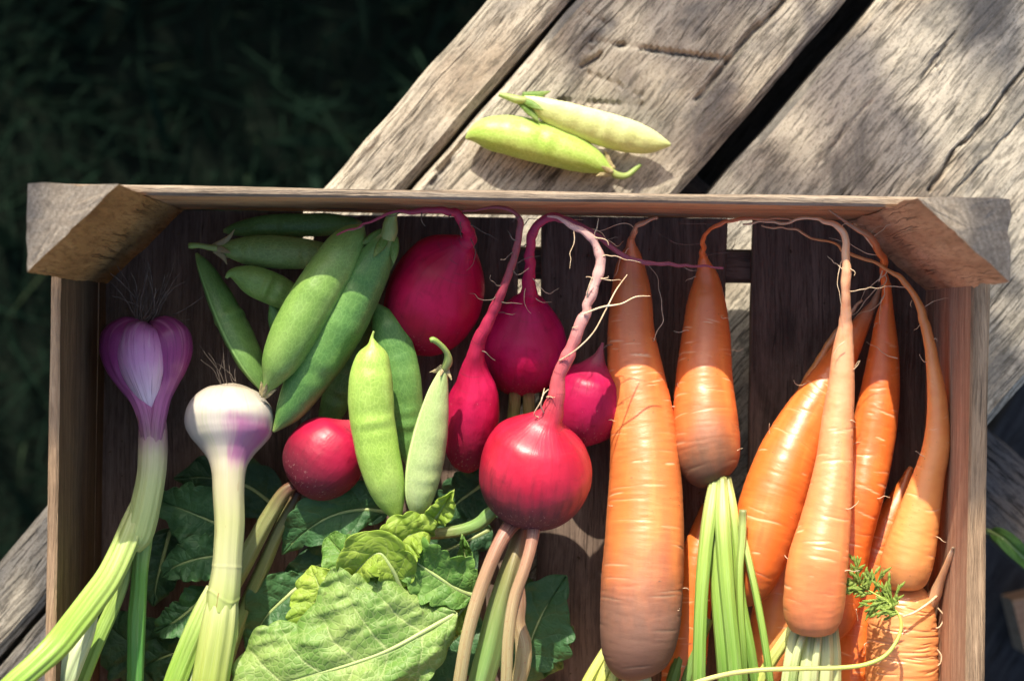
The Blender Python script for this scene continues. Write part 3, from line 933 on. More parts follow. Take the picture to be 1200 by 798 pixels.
# places shaded by clumps of leaves: photo pixel, height, clump radius (m), leaves, distance along the sunbeam
SHADE = [
    (785, 15, TABLE_Z, .05, 9, 1.9), (705, 25, TABLE_Z, .025, 2, 1.7), (850, 80, TABLE_Z, .035, 4, 1.9), (925, 165, TABLE_Z, .045, 8, 1.8), (975, 95, TABLE_Z, .035, 4, 2.0),
    (1030, 205, TABLE_Z, .035, 5, 1.8), (1145, 0, TABLE_Z, .04, 5, 1.8), (1190, 400, TABLE_Z, .05, 6, 1.7), (1195, 560, TABLE_Z, .06, 18, 1.7),
    (1158, 400, .09, .012, 3, 1.1), (1160, 450, .09, .012, 3, 1.1), (1176, 510, .09, .012, 3, 1.1), (1160, 610, .09, .010, 2, 1.1),
    (105, 520, .05, .03, 5, 1.6), (20, 650, TABLE_Z, .06, 20, 1.6), (0, 740, TABLE_Z, .07, 26, 1.6), (110, 660, .02, .03, 4, 1.6), (30, 790, TABLE_Z, .06, 18, 1.6),
    ]
tree = thing('apple_tree', 'leafy apple tree behind the table throwing dappled shade', 'tree', (-1.6, 2.7, GROUND_Z))
cent = []
prng = np.random.RandomState(3)
tips = []
for (px, py, z, rr, n, dist) in SHADE:
    c = at(px, py, z) + TO_SUN * dist
    tips.append(c)
    cent.append(c + prng.normal(0, 1, (n, 3)) * rr * 0.5)
leaf_cloud('crown', np.vstack(cent), 0.027, tree, prng)
T0 = np.array([-1.6, 2.7, GROUND_Z])
trunk_rows = [[-1.6, 2.7, GROUND_Z - .02, .10], [-1.58, 2.68, 0.1, .085], [-1.5, 2.6, 0.9, .07], [-1.35, 2.5, 1.5, .045], [-1.2, 2.4, 2.0, .02]]
tube('trunk', trunk_rows, bark, tree, 40, 14, world=True)
for k, c in enumerate(tips):
    if k % 3 == 0:
        st = np.array([-1.56, 2.66, -.1]) + np.array([.06, -.06, .8]) * ((k * 7) % 10) / 10
        low = c + np.array([-.30, .42, -.62])
        tube('branch', [[*st, .022], [*(0.5 * (st + low)), .014], [*low, .008], [*(c + np.array([-.05, .12, -.28])), .004], [*c, .0015]], bark, tree, 30, 7, world=True)

shrub = thing('added_shade_shrub', 'unseen dense green shrub added beyond the table to shade the grass', 'shrub', (-0.45, 2.1, GROUND_Z))  # unseen, added only to keep sun off the grass
cc = prng.uniform(-1, 1, (9000, 3))
cc = cc[np.linalg.norm(cc, axis=1) < 1]
cc = cc * np.array([1.25, 0.42, 0.68]) + np.array([-0.35, 2.1, -0.30])
leaf_cloud('crown', cc, 0.045, shrub, prng)
for k in range(5):
    x = -0.95 + k * 0.28
    tube('stem', [[-0.45 + k * .03, 2.1, GROUND_Z - .01, .016], [0.5 * (x - .45), 2.1, -0.5, .012], [x, 2.12, -0.05, .006]], bark, shrub, 20, 7, world=True)

# ------------------------------------------------------------------ carrots
hair_pale = plain_mat('pale_rootlet', (0.62, 0.45, 0.28), (0.75, 0.60, 0.42), 300, 0.6)
hair_black = plain_mat('dark_rootlet', (0.05, 0.04, 0.035), (0.11, 0.09, 0.075), 300, 0.8)
hair_dark = plain_mat('dry_rootlet', (0.10, 0.075, 0.06), (0.20, 0.15, 0.12), 300, 0.8)


def body(t):
    return next(c for c in t.children if c.name.split('.')[0] in ('taproot', 'bulb'))


def carrot_disp(seed, ngroove, amp=1.0):
    rs_ = np.random.RandomState(seed)
    G0 = [(rs_.uniform(0.12, 0.97), rs_.uniform(0.12, 0.88), rs_.uniform(0.015, 0.11), rs_.uniform(0.25, 1.0), rs_.uniform(0.0003, 0.0006)) for _ in range(ngroove)]
    store = {}

    def fn(u, v, s, R):
        L = s.max()
        cu, su = np.cos(u * 2 * np.pi), np.sin(u * 2 * np.pi)
        body = np.clip(R / R.max() * 1.4, 0, 1)
        d = 0.055 * R * fbm(cu * 0.7, su * 0.7, s * 26, 3, seed) + 0.00016 * body * amp * fbm(cu * 1.2, su * 1.2, s * 210, 3, seed + 4)
        d = d + 0.00010 * body * amp * noise(cu * 2.5, su * 2.5, s * 700, seed + 8)
        gr = np.zeros_like(u)
        for gv, gu, du, dep, wid in G0:
            bend = 0.0005 * np.sin((u - gu) * 18 + gu * 40) + 0.010 * (u - gu) * math.sin(gv * 37)
            m = np.exp(-((s - gv * L + bend) / wid) ** 2) * np.exp(-((u - gu) / du) ** 4)
            gr = np.maximum(gr, m * dep)
        store['groove'] = gr * body
        return d - 0.0004 * amp * gr * body
    return fn, store


def carrot(label, pts, mat, seed, ngroove=70, n_len=420, n_ang=88, amp=1.0, hairs=6, name='carrot'):
    p0 = at(*pts[len(pts) // 2][:3])
    t = thing(name, label, 'carrot', (p0[0], p0[1], 0.0), 'carrots in the crate')
    fn, store = carrot_disp(seed, ngroove, amp)
    v, f, uv, _ = sweep_geo(pts, n_len, n_ang, disp=fn, kink=.0017)
    gr = np.r_[store['groove'].reshape(-1), 0, 0]
    main = link('taproot', v, f, mat, t, uv=uv, attrs={'groove': gr})
    D, s = spline(pathpts(pts), 200)
    T, S, U = frames(D[:, :3])
    rr = random.Random(seed)
    for _ in range(hairs):
        i = rr.randrange(50, 185)
        sd = rr.choice((-1, 1))
        a = rr.uniform(0.1, 1.0)
        p = D[i, :3] + (S[i] * sd * math.cos(a) + U[i] * math.sin(a)) * D[i, 3] * 0.95
        rows = wander(p, S[i] * sd + U[i] * 0.5 + T[i] * rr.uniform(-.5, .5), rr.uniform(0.003, 0.009), 6, 0.4, rr, 0.00024, 0.0001)
        link('rootlet', *sweep_geo(rows, 14, 5, world=True)[:2], hair_pale, main)
    return t


OR, TIPC = (0.78, 0.235, 0.045), (0.55, 0.20, 0.07)
cm_big = carrot_mat('carrot_large', (0.76, 0.205, 0.05), (0.40, 0.13, 0.045), (0.115, 0.062, 0.046), 0.85, 0.32, 0.04, 1.0)
cm_two = carrot_mat('carrot_short', (0.76, 0.195, 0.045), (0.36, 0.12, 0.04), (0.035, 0.030, 0.014), 0.915, 0.35, 0.0, 2.0)
cm_or = carrot_mat('carrot_orange', (0.76, 0.175, 0.03), (0.45, 0.13, 0.045), (0.35, 0.14, 0.05), 1.02, 0.28, 0.0, 3.0)
cm_pale = carrot_mat('carrot_pale_tip', (0.80, 0.23, 0.07), (0.86, 0.58, 0.36), (0.35, 0.15, 0.06), 1.02, 0.92, 0.04, 4.0)
cm_yel = carrot_mat('carrot_yellowish', (0.86, 0.36, 0.11), (0.45, 0.20, 0.05), (0.55, 0.24, 0.08), 1.03, 0.6, 0.0, 5.0)
cm_low = carrot_mat('carrot_low', (0.74, 0.19, 0.03), (0.66, 0.17, 0.035), (0.35, 0.14, 0.05), 1.02, 0.2, 0.0, 9.0, 0.0)
cm_stub = carrot_mat('carrot_ringed', (0.80, 0.33, 0.11), (0.80, 0.40, 0.17), (0.55, 0.36, 0.2), 0.90, 0.15, 0.12, 6.0)

stem_carrot = stalk_mat('carrot_stem', [(0.0, (0.20, 0.22, 0.08)), (0.06, (0.42, 0.52, 0.17)), (0.3, (0.30, 0.45, 0.09)), (0.65, (0.21, 0.37, 0.065)), (1.0, (0.14, 0.30, 0.055))], 14, 0.6, seed=1)
stem_pale = stalk_mat('carrot_stub_pale', [(0.0, (0.20, 0.20, 0.10)), (0.22, (0.62, 0.66, 0.36)), (0.7, (0.50, 0.60, 0.24)), (1.0, (0.30, 0.46, 0.14))], 16, 0.5, seed=2)
stem_lime = stalk_mat('carrot_stem_lime', [(0.0, (0.62, 0.62, 0.25)), (0.4, (0.55, 0.60, 0.16)), (1.0, (0.30, 0.45, 0.08))], 10, 0.25, seed=3)


def ridged(n, amp):
    return lambda u, v, s, R: R * amp * np.cos(u * 2 * np.pi * n) + R * 0.05 * noise(np.cos(u * 6.283) * 1.5, np.sin(u * 6.283) * 1.5, s * 60, 3)


def stalks(parent, lists, mat, name='stalk', n=9, amp=0.09, n_len=70, n_ang=28, **kw):
    out = []
    for L in lists:
        out.append(tube(name, L, mat, parent, n_len, n_ang, disp=ridged(n, amp), **kw))
    return out


c1 = carrot('largest carrot of the crate, thick, with a brown dirty crown, beside the radishes',
            [(838, 300, .060, 1.0), (797, 258, .070, 1.4), (770, 256, .064, 1.7), (748, 264, .058, 2.7), (741, 285, .040, 5), (739, 312, .028, 17), (740, 343, .026, 23.5), (740, 391, .027, 28), (745, 440, .030, 33), (752, 493, .034, 37.5), (756, 540, .038, 41), (757, 590, .042, 44), (754, 650, .047, 46.5), (751, 705, .050, 47.5), (749, 742, .051, 46), (747, 768, .051, 40), (747, 784, .050, 30), (747, 791, .049, 17), (747, 793, .049, 5)][2:],
            cm_big, 101, 95, 460, 104)
stalks(c1, [[(742, 786, .047, 13), (744, 810, .044, 14), (746, 850, .04, 12)], [(752, 786, .050, 9), (757, 810, .050, 9), (765, 850, .045, 8)]], stem_pale)
stalks(c1, [[(722, 745, .030, 6), (704, 772, .032, 6), (688, 800, .034, 6.5), (665, 850, .034, 6)], [(730, 755, .035, 7), (715, 776, .036, 6.5), (703, 802, .037, 6.5), (690, 850, .035, 6)], [(738, 765, .039, 6), (724, 782, .039, 6), (716, 804, .040, 6), (708, 850, .035, 6)]], stem_lime)

c2 = carrot('short carrot with a green-shouldered crown and a bunch of long green stems',
            [(935, 256, .066, 1.0), (895, 257, .066, 1.5), (860, 258, .066, 2), (838, 264, .060, 2.3), (826, 284, .046, 3), (825, 304, .032, 5), (828, 324, .026, 14), (828, 354, .025, 22.5), (827, 399, .026, 29), (825, 440, .029, 33), (827, 493, .034, 37.5), (829, 525, .038, 39), (832, 545, .040, 35), (836, 558, .041, 27), (840, 565, .041, 15), (841, 567, .041, 4)],
            cm_two, 102, 80, 400, 96)
stalks(c2, [[(838, 560, .045, 6), (832, 600, .054, 8), (826, 650, .058, 8), (822, 700, .060, 7.5), (820, 750, .060, 7.5), (819, 800, .058, 7.5), (818, 850, .05, 7)],
            [(846, 560, .047, 6), (847, 610, .057, 9), (850, 660, .060, 9), (854, 710, .061, 8.5), (859, 760, .060, 8.5), (863, 810, .058, 8), (866, 850, .05, 7)],
            [(842, 562, .042, 5), (838, 620, .050, 8), (840, 670, .053, 8), (843, 720, .055, 8), (848, 780, .054, 8), (852, 850, .045, 7)],
            [(852, 560, .044, 5), (859, 600, .052, 6), (864, 650, .054, 6), (868, 700, .055, 6), (880, 765, .053, 6), (892, 850, .045, 5)]], stem_carrot)
stalks(c2, [[(871, 597, .062, 4.4), (870, 630, .061, 4.6), (867, 668, .060, 4.5), (868, 720, .058, 4.5), (871, 760, .055, 4.5), (875, 850, .04, 4)],
            [(868, 615, .056, 3), (875, 645, .059, 4), (888, 705, .060, 4.2), (896, 750, .060, 4.2), (903, 800, .058, 4), (908, 850, .05, 4)]], stem_carrot, n=5)

c10 = carrot('mostly hidden low carrot with a thin yellow root left of the pale-tipped carrot',
             [(1012, 350, .030, 1.4), (985, 384, .026, 3.5), (960, 425, .023, 5.5), (940, 462, .021, 7.5), (927, 500, .020, 9), (922, 545, .018, 11), (925, 600, .017, 18), (916, 660, .017, 25), (908, 715, .017, 27), (902, 770, .017, 24), (900, 800, .016, 10), (900, 804, .016, 3)], cm_yel, 110, 40, 260, 56, hairs=2)
c9 = carrot('dark orange carrot lying in shade between the two leftmost carrots',
            [(826, 590, .016, 3), (822, 620, .017, 12), (815, 660, .018, 21), (808, 715, .018, 25), (802, 775, .018, 26), (800, 830, .018, 20), (800, 842, .018, 4)], cm_low, 109, 40, 220, 56, hairs=3)
c3 = carrot('smooth orange carrot leaning left under the pale-tipped one',
            [(1034, 330, .024, 2), (1024, 352, .024, 4), (1016, 368, .024, 8), (1003, 390, .025, 13), (984, 424, .027, 19), (962, 462, .030, 26), (938, 505, .034, 32), (920, 545, .038, 36), (905, 590, .041, 38), (893, 635, .043, 36), (884, 670, .043, 30), (879, 695, .042, 20), (877, 706, .042, 8), (877, 709, .042, 3)], cm_or, 103, 60, 360, 88)
c5 = carrot('slim orange carrot with a long forked root, half under the pale-tipped carrot',
            [(974, 246, .078, 1.0), (990, 260, .078, 1.8), (1005, 270, .077, 2.8), (1022, 280, .070, 4.2), (1032, 300, .060, 4.5), (1037, 325, .046, 5), (1039, 350, .036, 6.5), (1037, 372, .031, 11), (1036, 402, .029, 16), (1032, 450, .029, 22), (1026, 490, .031, 25.5), (1019, 530, .033, 27), (1008, 575, .037, 28), (994, 625, .036, 29), (982, 680, .036, 29), (975, 730, .036, 24), (973, 750, .036, 8), (973, 753, .036, 3)], cm_or, 105, 60, 400, 80)
tube('rootlet', [(1001, 262, .077, 1.2), (1020, 285, .068, 1.4), (1035, 310, .055, 1.2), (1030, 330, .05, .7)], hair_pale, body(c5), 40, 6)
c8 = carrot('shaded orange carrot lying beneath the yellowish carrot near the right wall',
            [(1066, 548, .016, 3), (1058, 572, .017, 9), (1045, 605, .018, 17), (1026, 655, .018, 26), (1010, 715, .018, 29), (1000, 775, .018, 30), (996, 830, .018, 24), (995, 845, .018, 4)], cm_low, 108, 40, 240, 64, hairs=3)
c7 = carrot('stubby ringed carrot with a side root, cut off by the bottom right of the photo',
            [(1062, 676, .040, 5), (1061, 684, .041, 18), (1060, 696, .042, 30), (1058, 715, .042, 37), (1057, 740, .042, 41), (1057, 775, .042, 42), (1056, 810, .041, 40), (1055, 835, .040, 28), (1055, 842, .040, 5)], cm_stub, 107, 70, 260, 110, amp=2.6, hairs=5)
tube('side_root', [(1090, 706, .046, 8.5), (1097, 694, .050, 7.5), (1102, 680, .056, 5), (1109, 663, .064, 3.8), (1114, 650, .07, 3.2), (1117, 641, .074, 1.6)], carrot_mat('side_root_pale', (0.80, 0.52, 0.30), (0.8, 0.6, 0.4), (0.8, 0.62, 0.42), 0.9, 0.1, 0, 8.), c7, 60, 16)
for P in ([(1098, 698, .052, 1.6), (1086, 708, .06, 1.5), (1070, 718, .064, 1.4), (1058, 722, .066, 1.1)], [(1099, 712, .05, .9), (1106, 722, .05, .9), (1100, 735, .05, .8), (1092, 735, .05, .5)], [(1096, 758, .05, .9), (1103, 768, .05, .9), (1101, 778, .05, .8), (1093, 781, .05, .6)]):
    tube('rootlet', P, hair_pale, body(c7), 40, 6)
c6 = carrot('yellowish carrot tapering to a long thin root along the right wall',
            [(890, 264, .062, .9), (930, 270, .062, 1.2), (960, 280, .060, 1.5), (1000, 298, .058, 1.8), (1040, 316, .057, 2.4), (1064, 337, .056, 3.6), (1078, 362, .056, 5), (1088, 395, .056, 6.5), (1093, 425, .057, 8), (1097, 455, .058, 10.5), (1099, 490, .058, 13), (1097, 525, .058, 16), (1089, 557, .057, 18.5), (1077, 605, .055, 25), (1067, 645, .053, 29.5), (1060, 670, .052, 29), (1057, 685, .051, 23), (1056, 692, .051, 12), (1056, 694, .051, 4)], cm_yel, 106, 70, 460, 84)
c4 = carrot('pale-tipped carrot lying on top of the others with a stub of cut green stalks',
            [(870, 262, .068, 1.0), (920, 259, .070, 1.6), (955, 258, .074, 2.2), (975, 261, .078, 3), (988, 272, .080, 4.2), (993, 292, .080, 4.8), (992, 318, .079, 5.4), (990, 345, .076, 5.6), (991, 366, .072, 6.5), (991, 380, .069, 8), (988, 410, .066, 12.5), (986, 450, .065, 15.5), (982, 490, .066, 18.5), (979, 530, .068, 21), (976, 557, .070, 23.5), (968, 607, .073, 29), (959, 655, .076, 34.5), (955, 690, .076, 35.5), (953, 715, .075, 34.5), (953, 730, .074, 30), (953, 737, .073, 22), (953, 739, .073, 6)], cm_pale, 104, 85, 460, 92)
stalks(c4, [[(936, 735, .064, 8), (932, 760, .064, 11), (926, 800, .062, 11), (920, 850, .055, 10)], [(951, 736, .068, 8), (949, 765, .070, 10), (945, 805, .068, 11), (940, 850, .06, 10)], [(966, 736, .067, 8), (966, 765, .068, 10), (964, 805, .066, 11), (962, 850, .06, 10)], [(976, 735, .062, 6), (977, 765, .062, 8), (976, 805, .060, 9), (974, 850, .055, 8)],
            [(944, 738, .071, 3), (938, 752, .074, 4), (932, 772, .073, 5), (928, 800, .07, 5)], [(960, 738, .072, 3), (958, 757, .076, 4), (954, 790, .074, 5), (952, 840, .065, 5)]], stem_pale, n=7, amp=0.08)
stalks(c4, [[(932, 733, .055, 7), (920, 750, .055, 7), (905, 772, .053, 7), (890, 800, .05, 7), (875, 850, .045, 6)]], stem_lime, n=7)

# greens at the bottom between the carrots, and the feathery frond with its long stem
dk = stalk_mat('carrot_stem_dark', [(0, (0.20, 0.32, 0.08)), (1, (0.09, 0.2, 0.04))], 12, 0.4, seed=6)
stalks(c9, [[(822, 700, .020, 6), (806, 745, .024, 7), (788, 798, .028, 7), (775, 850, .028, 7)], [(830, 725, .024, 6), (815, 765, .028, 6.5), (803, 805, .030, 6.5), (795, 850, .03, 6)]], dk)
frond = thing('carrot_frond', 'small feathery carrot leaf on a long thin lime stem beside the pale-tipped carrot', 'leaf', at(1040, 715, .0))
fm = leaf_mat('frond_green', (0.20, 0.34, 0.05), (0.38, 0.45, 0.10), (0.5, 0.55, 0.2), 0.3, 3.0)
tube('stem', [(790, 812, .072, 3.0), (815, 800, .074, 3.0), (850, 790, .077, 2.9), (885, 785, .080, 2.9), (940, 783, .083, 2.8), (985, 782, .084, 2.7), (1015, 778, .084, 2.6), (1037, 768, .083, 2.4), (1050, 752, .081, 2.2), (1056, 735, .079, 2.0), (1054, 722, .078, 1.6), (1040, 705, .076, 1.2), (1015, 690, .073, .9), (996, 678, .07, .5)], stem_lime, frond, 150, 10)
rr = random.Random(9)
geos = []
main = spline(pathpts([(1054, 722, .078, 1), (1040, 705, .076, 1), (1015, 690, .073, 1), (998, 676, .07, 1)]), 30)[0]
for k in range(42):
    b = main[rr.randrange(2, 29), :3]
    a = math.radians(rr.choice((-1, 1)) * rr.uniform(25, 75) + 145)
    L = rr.uniform(0.005, 0.013)
    d = np.array([math.cos(a), math.sin(a), rr.uniform(-.35, .35)])
    n0 = b + np.array([0, 0, rr.uniform(-.003, .003)])
    for j in range(4):
        a2 = a + rr.uniform(-0.8, 0.8)
        d2 = np.array([math.cos(a2), math.sin(a2), rr.uniform(-.3, .3)])
        st = n0 + d * L * j / 4
        geos.append(sweep_geo([[*(st), .0003], [*(st + d2 * L * .25), .00085], [*(st + d2 * L * .5), .0002]], 6, 5, world=True, aspect=.4))
    geos.append(sweep_geo([[*n0, .0003], [*(n0 + d * L * .5), .0004], [*(n0 + d * L), .0002]], 6, 5, world=True))
v, f, uv = merge(geos)
link('leaflets', v, f, fm, frond, uv=uv)

# ------------------------------------------------------------------ radishes
st_pink = stalk_mat('radish_stem_pink', [(0.0, (0.20, 0.05, 0.06)), (0.2, (0.34, 0.18, 0.12)), (0.55, (0.36, 0.29, 0.15)), (1.0, (0.33, 0.32, 0.15))], 12, 0.6, dark=(0.6, 0.45, 0.36), speck=(0.32, 0.14, 0.08), seed=2)
st_grn = stalk_mat('radish_stem_green', [(0.0, (0.26, 0.13, 0.10)), (0.25, (0.22, 0.22, 0.09)), (0.6, (0.20, 0.34, 0.10)), (1.0, (0.22, 0.38, 0.13))], 10, 0.4, seed=4)
st_dim = stalk_mat('radish_stem_olive', [(0.0, (0.12, 0.03, 0.03)), (0.12, (0.24, 0.25, 0.10)), (0.6, (0.22, 0.30, 0.10)), (1.0, (0.14, 0.27, 0.07))], 10, 0.4, speck=(0.2, 0.13, 0.06), seed=5)


def radish_disp(seed):
    def fn(u, v, s, R):
        cu, su = np.cos(u * 6.28318), np.sin(u * 6.28318)
        b = np.clip(R / R.max() * 2, 0, 1)
        return R * 0.05 * fbm(cu * 0.9, su * 0.9, s * 22, 3, seed) + 0.00025 * b * fbm(cu * 3, su * 3, s * 180, 3, seed + 3) + R * (1 - b) * 0.12 * noise(cu, su, s * 220, seed + 7)
    return fn


def radish(label, pts, mat, seed, n_len=260, n_ang=80, hairs=4, hair_mat=None):
    rm = max(p[3] for p in pts)
    pc = [p for p in pts if p[3] == rm][0]
    t = thing('radish', label, 'radish', (*at(*pc[:3])[:2], 0.0), 'radishes in the crate')
    v, f, uv, _ = sweep_geo(pts, n_len, n_ang, disp=radish_disp(seed), kink=.0015)
    main = link('bulb', v, f, mat, t, uv=uv)
    D, s = spline(pathpts(pts), 200)
    T, S, U = frames(D[:, :3])
    small = [i for i in range(10, 190) if D[i, 3] < 0.4 * D[:, 3].max()]
    q = random.Random(seed)
    for _ in range(hairs):
        i = q.choice(small)
        sd = q.choice((-1, 1))
        rows = wander(D[i, :3] + (S[i] * sd + U[i]) * D[i, 3] * 0.6, S[i] * sd + 0.5 * U[i] - T[i] * q.uniform(-.2, .8), q.uniform(0.004, 0.012), 5, 0.5, q, 0.00035, 0.00012)
        link('rootlet', *sweep_geo(rows, 14, 5, world=True)[:2], hair_mat or hair_dark, main)
    return t


def bulb_rows(cx, cy, z, rx, ry, ang, zt=0.0, n=13, flat=0.0):
    """rows along a bulb axis from the root shoulder to the stem end; ang = direction of the axis in the photo (degrees, y down)"""
    a = math.radians(ang)
    out = []
    for k in range(n):
        t = -1 + 2 * k / (n - 1)
        tt = math.sin(t * math.pi / 2)
        r = rx * math.sqrt(max(1 - tt * tt, 0.0)) ** (0.92 if flat == 0 else flat)
        if k == 0:
            continue
        if k == n - 1:
            r = 3
        out.append((cx + math.cos(a) * ry * tt, cy + math.sin(a) * ry * tt, z + zt * tt, max(r, 3)))
    return out


def vb(pts, bulb_len):
    D = np.array([at(*p[:3]) for p in pts])
    L = np.r_[0, np.cumsum(np.linalg.norm(np.diff(D, axis=0), axis=1))]
    return float(L[len(pts) - bulb_len] / L[-1])


rp = [(395, 276, .080, .9), (425, 264, .082, 1.3), (462, 250, .083, 1.8), (490, 246, .082, 3), (520, 247, .080, 4.5), (540, 254, .075, 5.6), (549, 266, .068, 6.6), (549, 278, .060, 8.5), (545, 287, .054, 13), (540, 293, .050, 22)]
b_ = bulb_rows(510, 348, .034, 57, 65, 113, -.016)[2:]
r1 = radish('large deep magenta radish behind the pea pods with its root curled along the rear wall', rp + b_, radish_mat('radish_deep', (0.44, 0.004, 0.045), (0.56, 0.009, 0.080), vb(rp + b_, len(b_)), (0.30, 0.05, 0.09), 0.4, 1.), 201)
rp = [(848, 314, .070, 1.3), (800, 312, .072, 1.8), (765, 309, .074, 2.3), (735, 300, .076, 2.9), (708, 282, .078, 3.4), (680, 264, .080, 3.8), (655, 255, .080, 4.2), (636, 258, .077, 4.6), (624, 270, .072, 5.2), (620, 290, .066, 5.8), (620, 320, .055, 7), (620, 340, .048, 9.5), (619, 352, .040, 15), (619, 359, .037, 23)]
b_ = bulb_rows(615, 408, .024, 49.5, 50, 93, -.012)[2:]
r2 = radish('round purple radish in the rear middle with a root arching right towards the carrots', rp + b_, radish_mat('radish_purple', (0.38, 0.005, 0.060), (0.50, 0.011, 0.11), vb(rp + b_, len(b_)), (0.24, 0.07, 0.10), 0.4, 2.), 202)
stalks(r2, [[(604, 452, .028, 7), (603, 475, .022, 7), (600, 500, .016, 7), (596, 530, .012, 6)], [(619, 454, .028, 6.5), (620, 478, .022, 7), (621, 505, .016, 7), (623, 540, .012, 6)]], st_dim)
rp = [(706, 400, .034, 2), (702, 415, .033, 5), (698, 428, .031, 16)]
b_ = bulb_rows(690, 473, .027, 46, 48, 100, -.005)[2:]
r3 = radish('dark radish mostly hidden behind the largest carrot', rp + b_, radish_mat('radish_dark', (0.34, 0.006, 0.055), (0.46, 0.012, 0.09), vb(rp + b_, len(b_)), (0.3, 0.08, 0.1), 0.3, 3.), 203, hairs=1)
rp = [(542, 245, .085, 1.0), (575, 245, .086, 1.5), (600, 247, .086, 2.2), (610, 256, .084, 3), (608, 275, .080, 3.8), (604, 297, .076, 4.3), (598, 318, .072, 4.8), (589, 340, .068, 5.4), (576, 368, .062, 6.4), (564, 392, .058, 7.5), (558, 415, .053, 10), (556, 432, .048, 16)]
b_ = bulb_rows(552, 492, .038, 32, 60, 97, -.010)[2:]
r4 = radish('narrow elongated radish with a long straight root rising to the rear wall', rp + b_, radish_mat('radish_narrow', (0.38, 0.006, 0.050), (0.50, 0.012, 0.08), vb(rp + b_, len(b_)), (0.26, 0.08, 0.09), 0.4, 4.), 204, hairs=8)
rp = [(640, 256, .086, 1.03), (655, 258, .087, 2.24), (668, 265, .088, 3.61), (684, 272, .088, 4.64), (697, 284, .087, 5.33), (704, 302, .086, 5.33), (700, 325, .086, 5.50), (692, 350, .085, 5.85), (680, 378, .084, 6.54), (668, 408, .081, 7.40), (659, 436, .078, 8.26), (652, 462, .075, 9.46), (647, 480, .073, 13.50), (643, 490, .071, 18.00), (640, 496, .069, 26.00)]
b_ = bulb_rows(627, 553, .060, 67, 60, 99, -.010, flat=.84)[2:]
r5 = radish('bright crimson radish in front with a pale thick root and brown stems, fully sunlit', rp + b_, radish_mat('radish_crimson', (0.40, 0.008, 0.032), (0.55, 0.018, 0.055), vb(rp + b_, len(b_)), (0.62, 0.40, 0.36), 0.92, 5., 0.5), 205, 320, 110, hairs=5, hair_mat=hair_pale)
stalks(r5, [[(610, 606, .055, 9), (600, 614, .060, 10), (589, 630, .065, 9), (578, 652, .068, 8.5), (562, 694, .070, 8.2), (548, 743, .070, 8), (538, 800, .068, 8), (530, 850, .06, 8)],
            [(618, 606, .058, 8), (625, 618, .066, 8), (622, 640, .070, 7.5), (614, 668, .073, 7.2), (603, 700, .074, 7), (596, 743, .074, 7), (593, 800, .072, 7), (590, 850, .065, 7)],
            [(608, 640, .046, 5), (607, 675, .049, 7), (608, 705, .050, 9), (607, 730, .050, 9), (613, 752, .050, 10), (613, 775, .050, 10), (604, 810, .048, 9), (596, 850, .045, 9)]], st_pink, n=6, amp=.04)
stalks(r5, [[(612, 612, .050, 7), (606, 640, .056, 9), (597, 670, .060, 11), (586, 710, .060, 13), (574, 760, .058, 14), (562, 805, .055, 14), (555, 850, .05, 13)]], st_grn, n=4, amp=.10)
for P in ([(655, 423, .082, 1.0), (675, 410, .088, 1.0), (695, 390, .090, .9), (709, 365, .090, .9), (722, 340, .088, .8), (735, 322, .084, .5)], [(684, 368, .088, 1.3), (705, 360, .090, 1.2), (728, 356, .090, 1.0), (745, 348, .088, .9), (762, 347, .085, .5)],
          [(688, 352, .086, 1.2), (689, 340, .09, 1.0), (694, 325, .092, .6)], [(640, 488, .074, 1.2), (634, 475, .08, 1.0), (637, 462, .082, .9), (643, 456, .082, .5)], [(636, 490, .074, 1.0), (626, 486, .078, .8), (634, 470, .082, .8), (638, 455, .08, .5)]):
    tube('rootlet', P, hair_pale, body(r5), 50, 6)
rp = [(428, 480, .040, 1.5), (422, 488, .041, 3), (416, 496, .042, 7), (411, 502, .042, 16)]
b_ = bulb_rows(381, 536, .042, 48, 50, 131)[2:]
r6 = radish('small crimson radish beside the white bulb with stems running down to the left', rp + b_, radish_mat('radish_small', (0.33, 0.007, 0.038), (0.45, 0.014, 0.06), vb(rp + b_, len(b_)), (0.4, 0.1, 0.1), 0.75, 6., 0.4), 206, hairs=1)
stalks(r6, [[(345, 568, .042, 6), (334, 576, .042, 7.5), (318, 600, .040, 9), (300, 632, .038, 10), (284, 662, .036, 11), (262, 700, .034, 11), (235, 745, .034, 11), (205, 800, .034, 11), (180, 850, .034, 10)],
            [(350, 575, .034, 5), (342, 592, .032, 6.5), (325, 625, .030, 7), (308, 665, .028, 8), (290, 705, .026, 8), (270, 760, .026, 8), (255, 820, .026, 8)]], st_dim, n=5, amp=.06)

def long_hairs(parent, spots, seed, mat):
    q = random.Random(seed)
    for (px, py, z, ang, ln) in spots:
        a = math.radians(ang)
        rows = wander(at(px, py, z), (math.cos(a), math.sin(a), q.uniform(-.2, .1)), ln, 9, .30, q, .00028, .00008, .15)
        link('rootlet', *sweep_geo(rows, 40, 5, world=True)[:2], mat, body(parent))


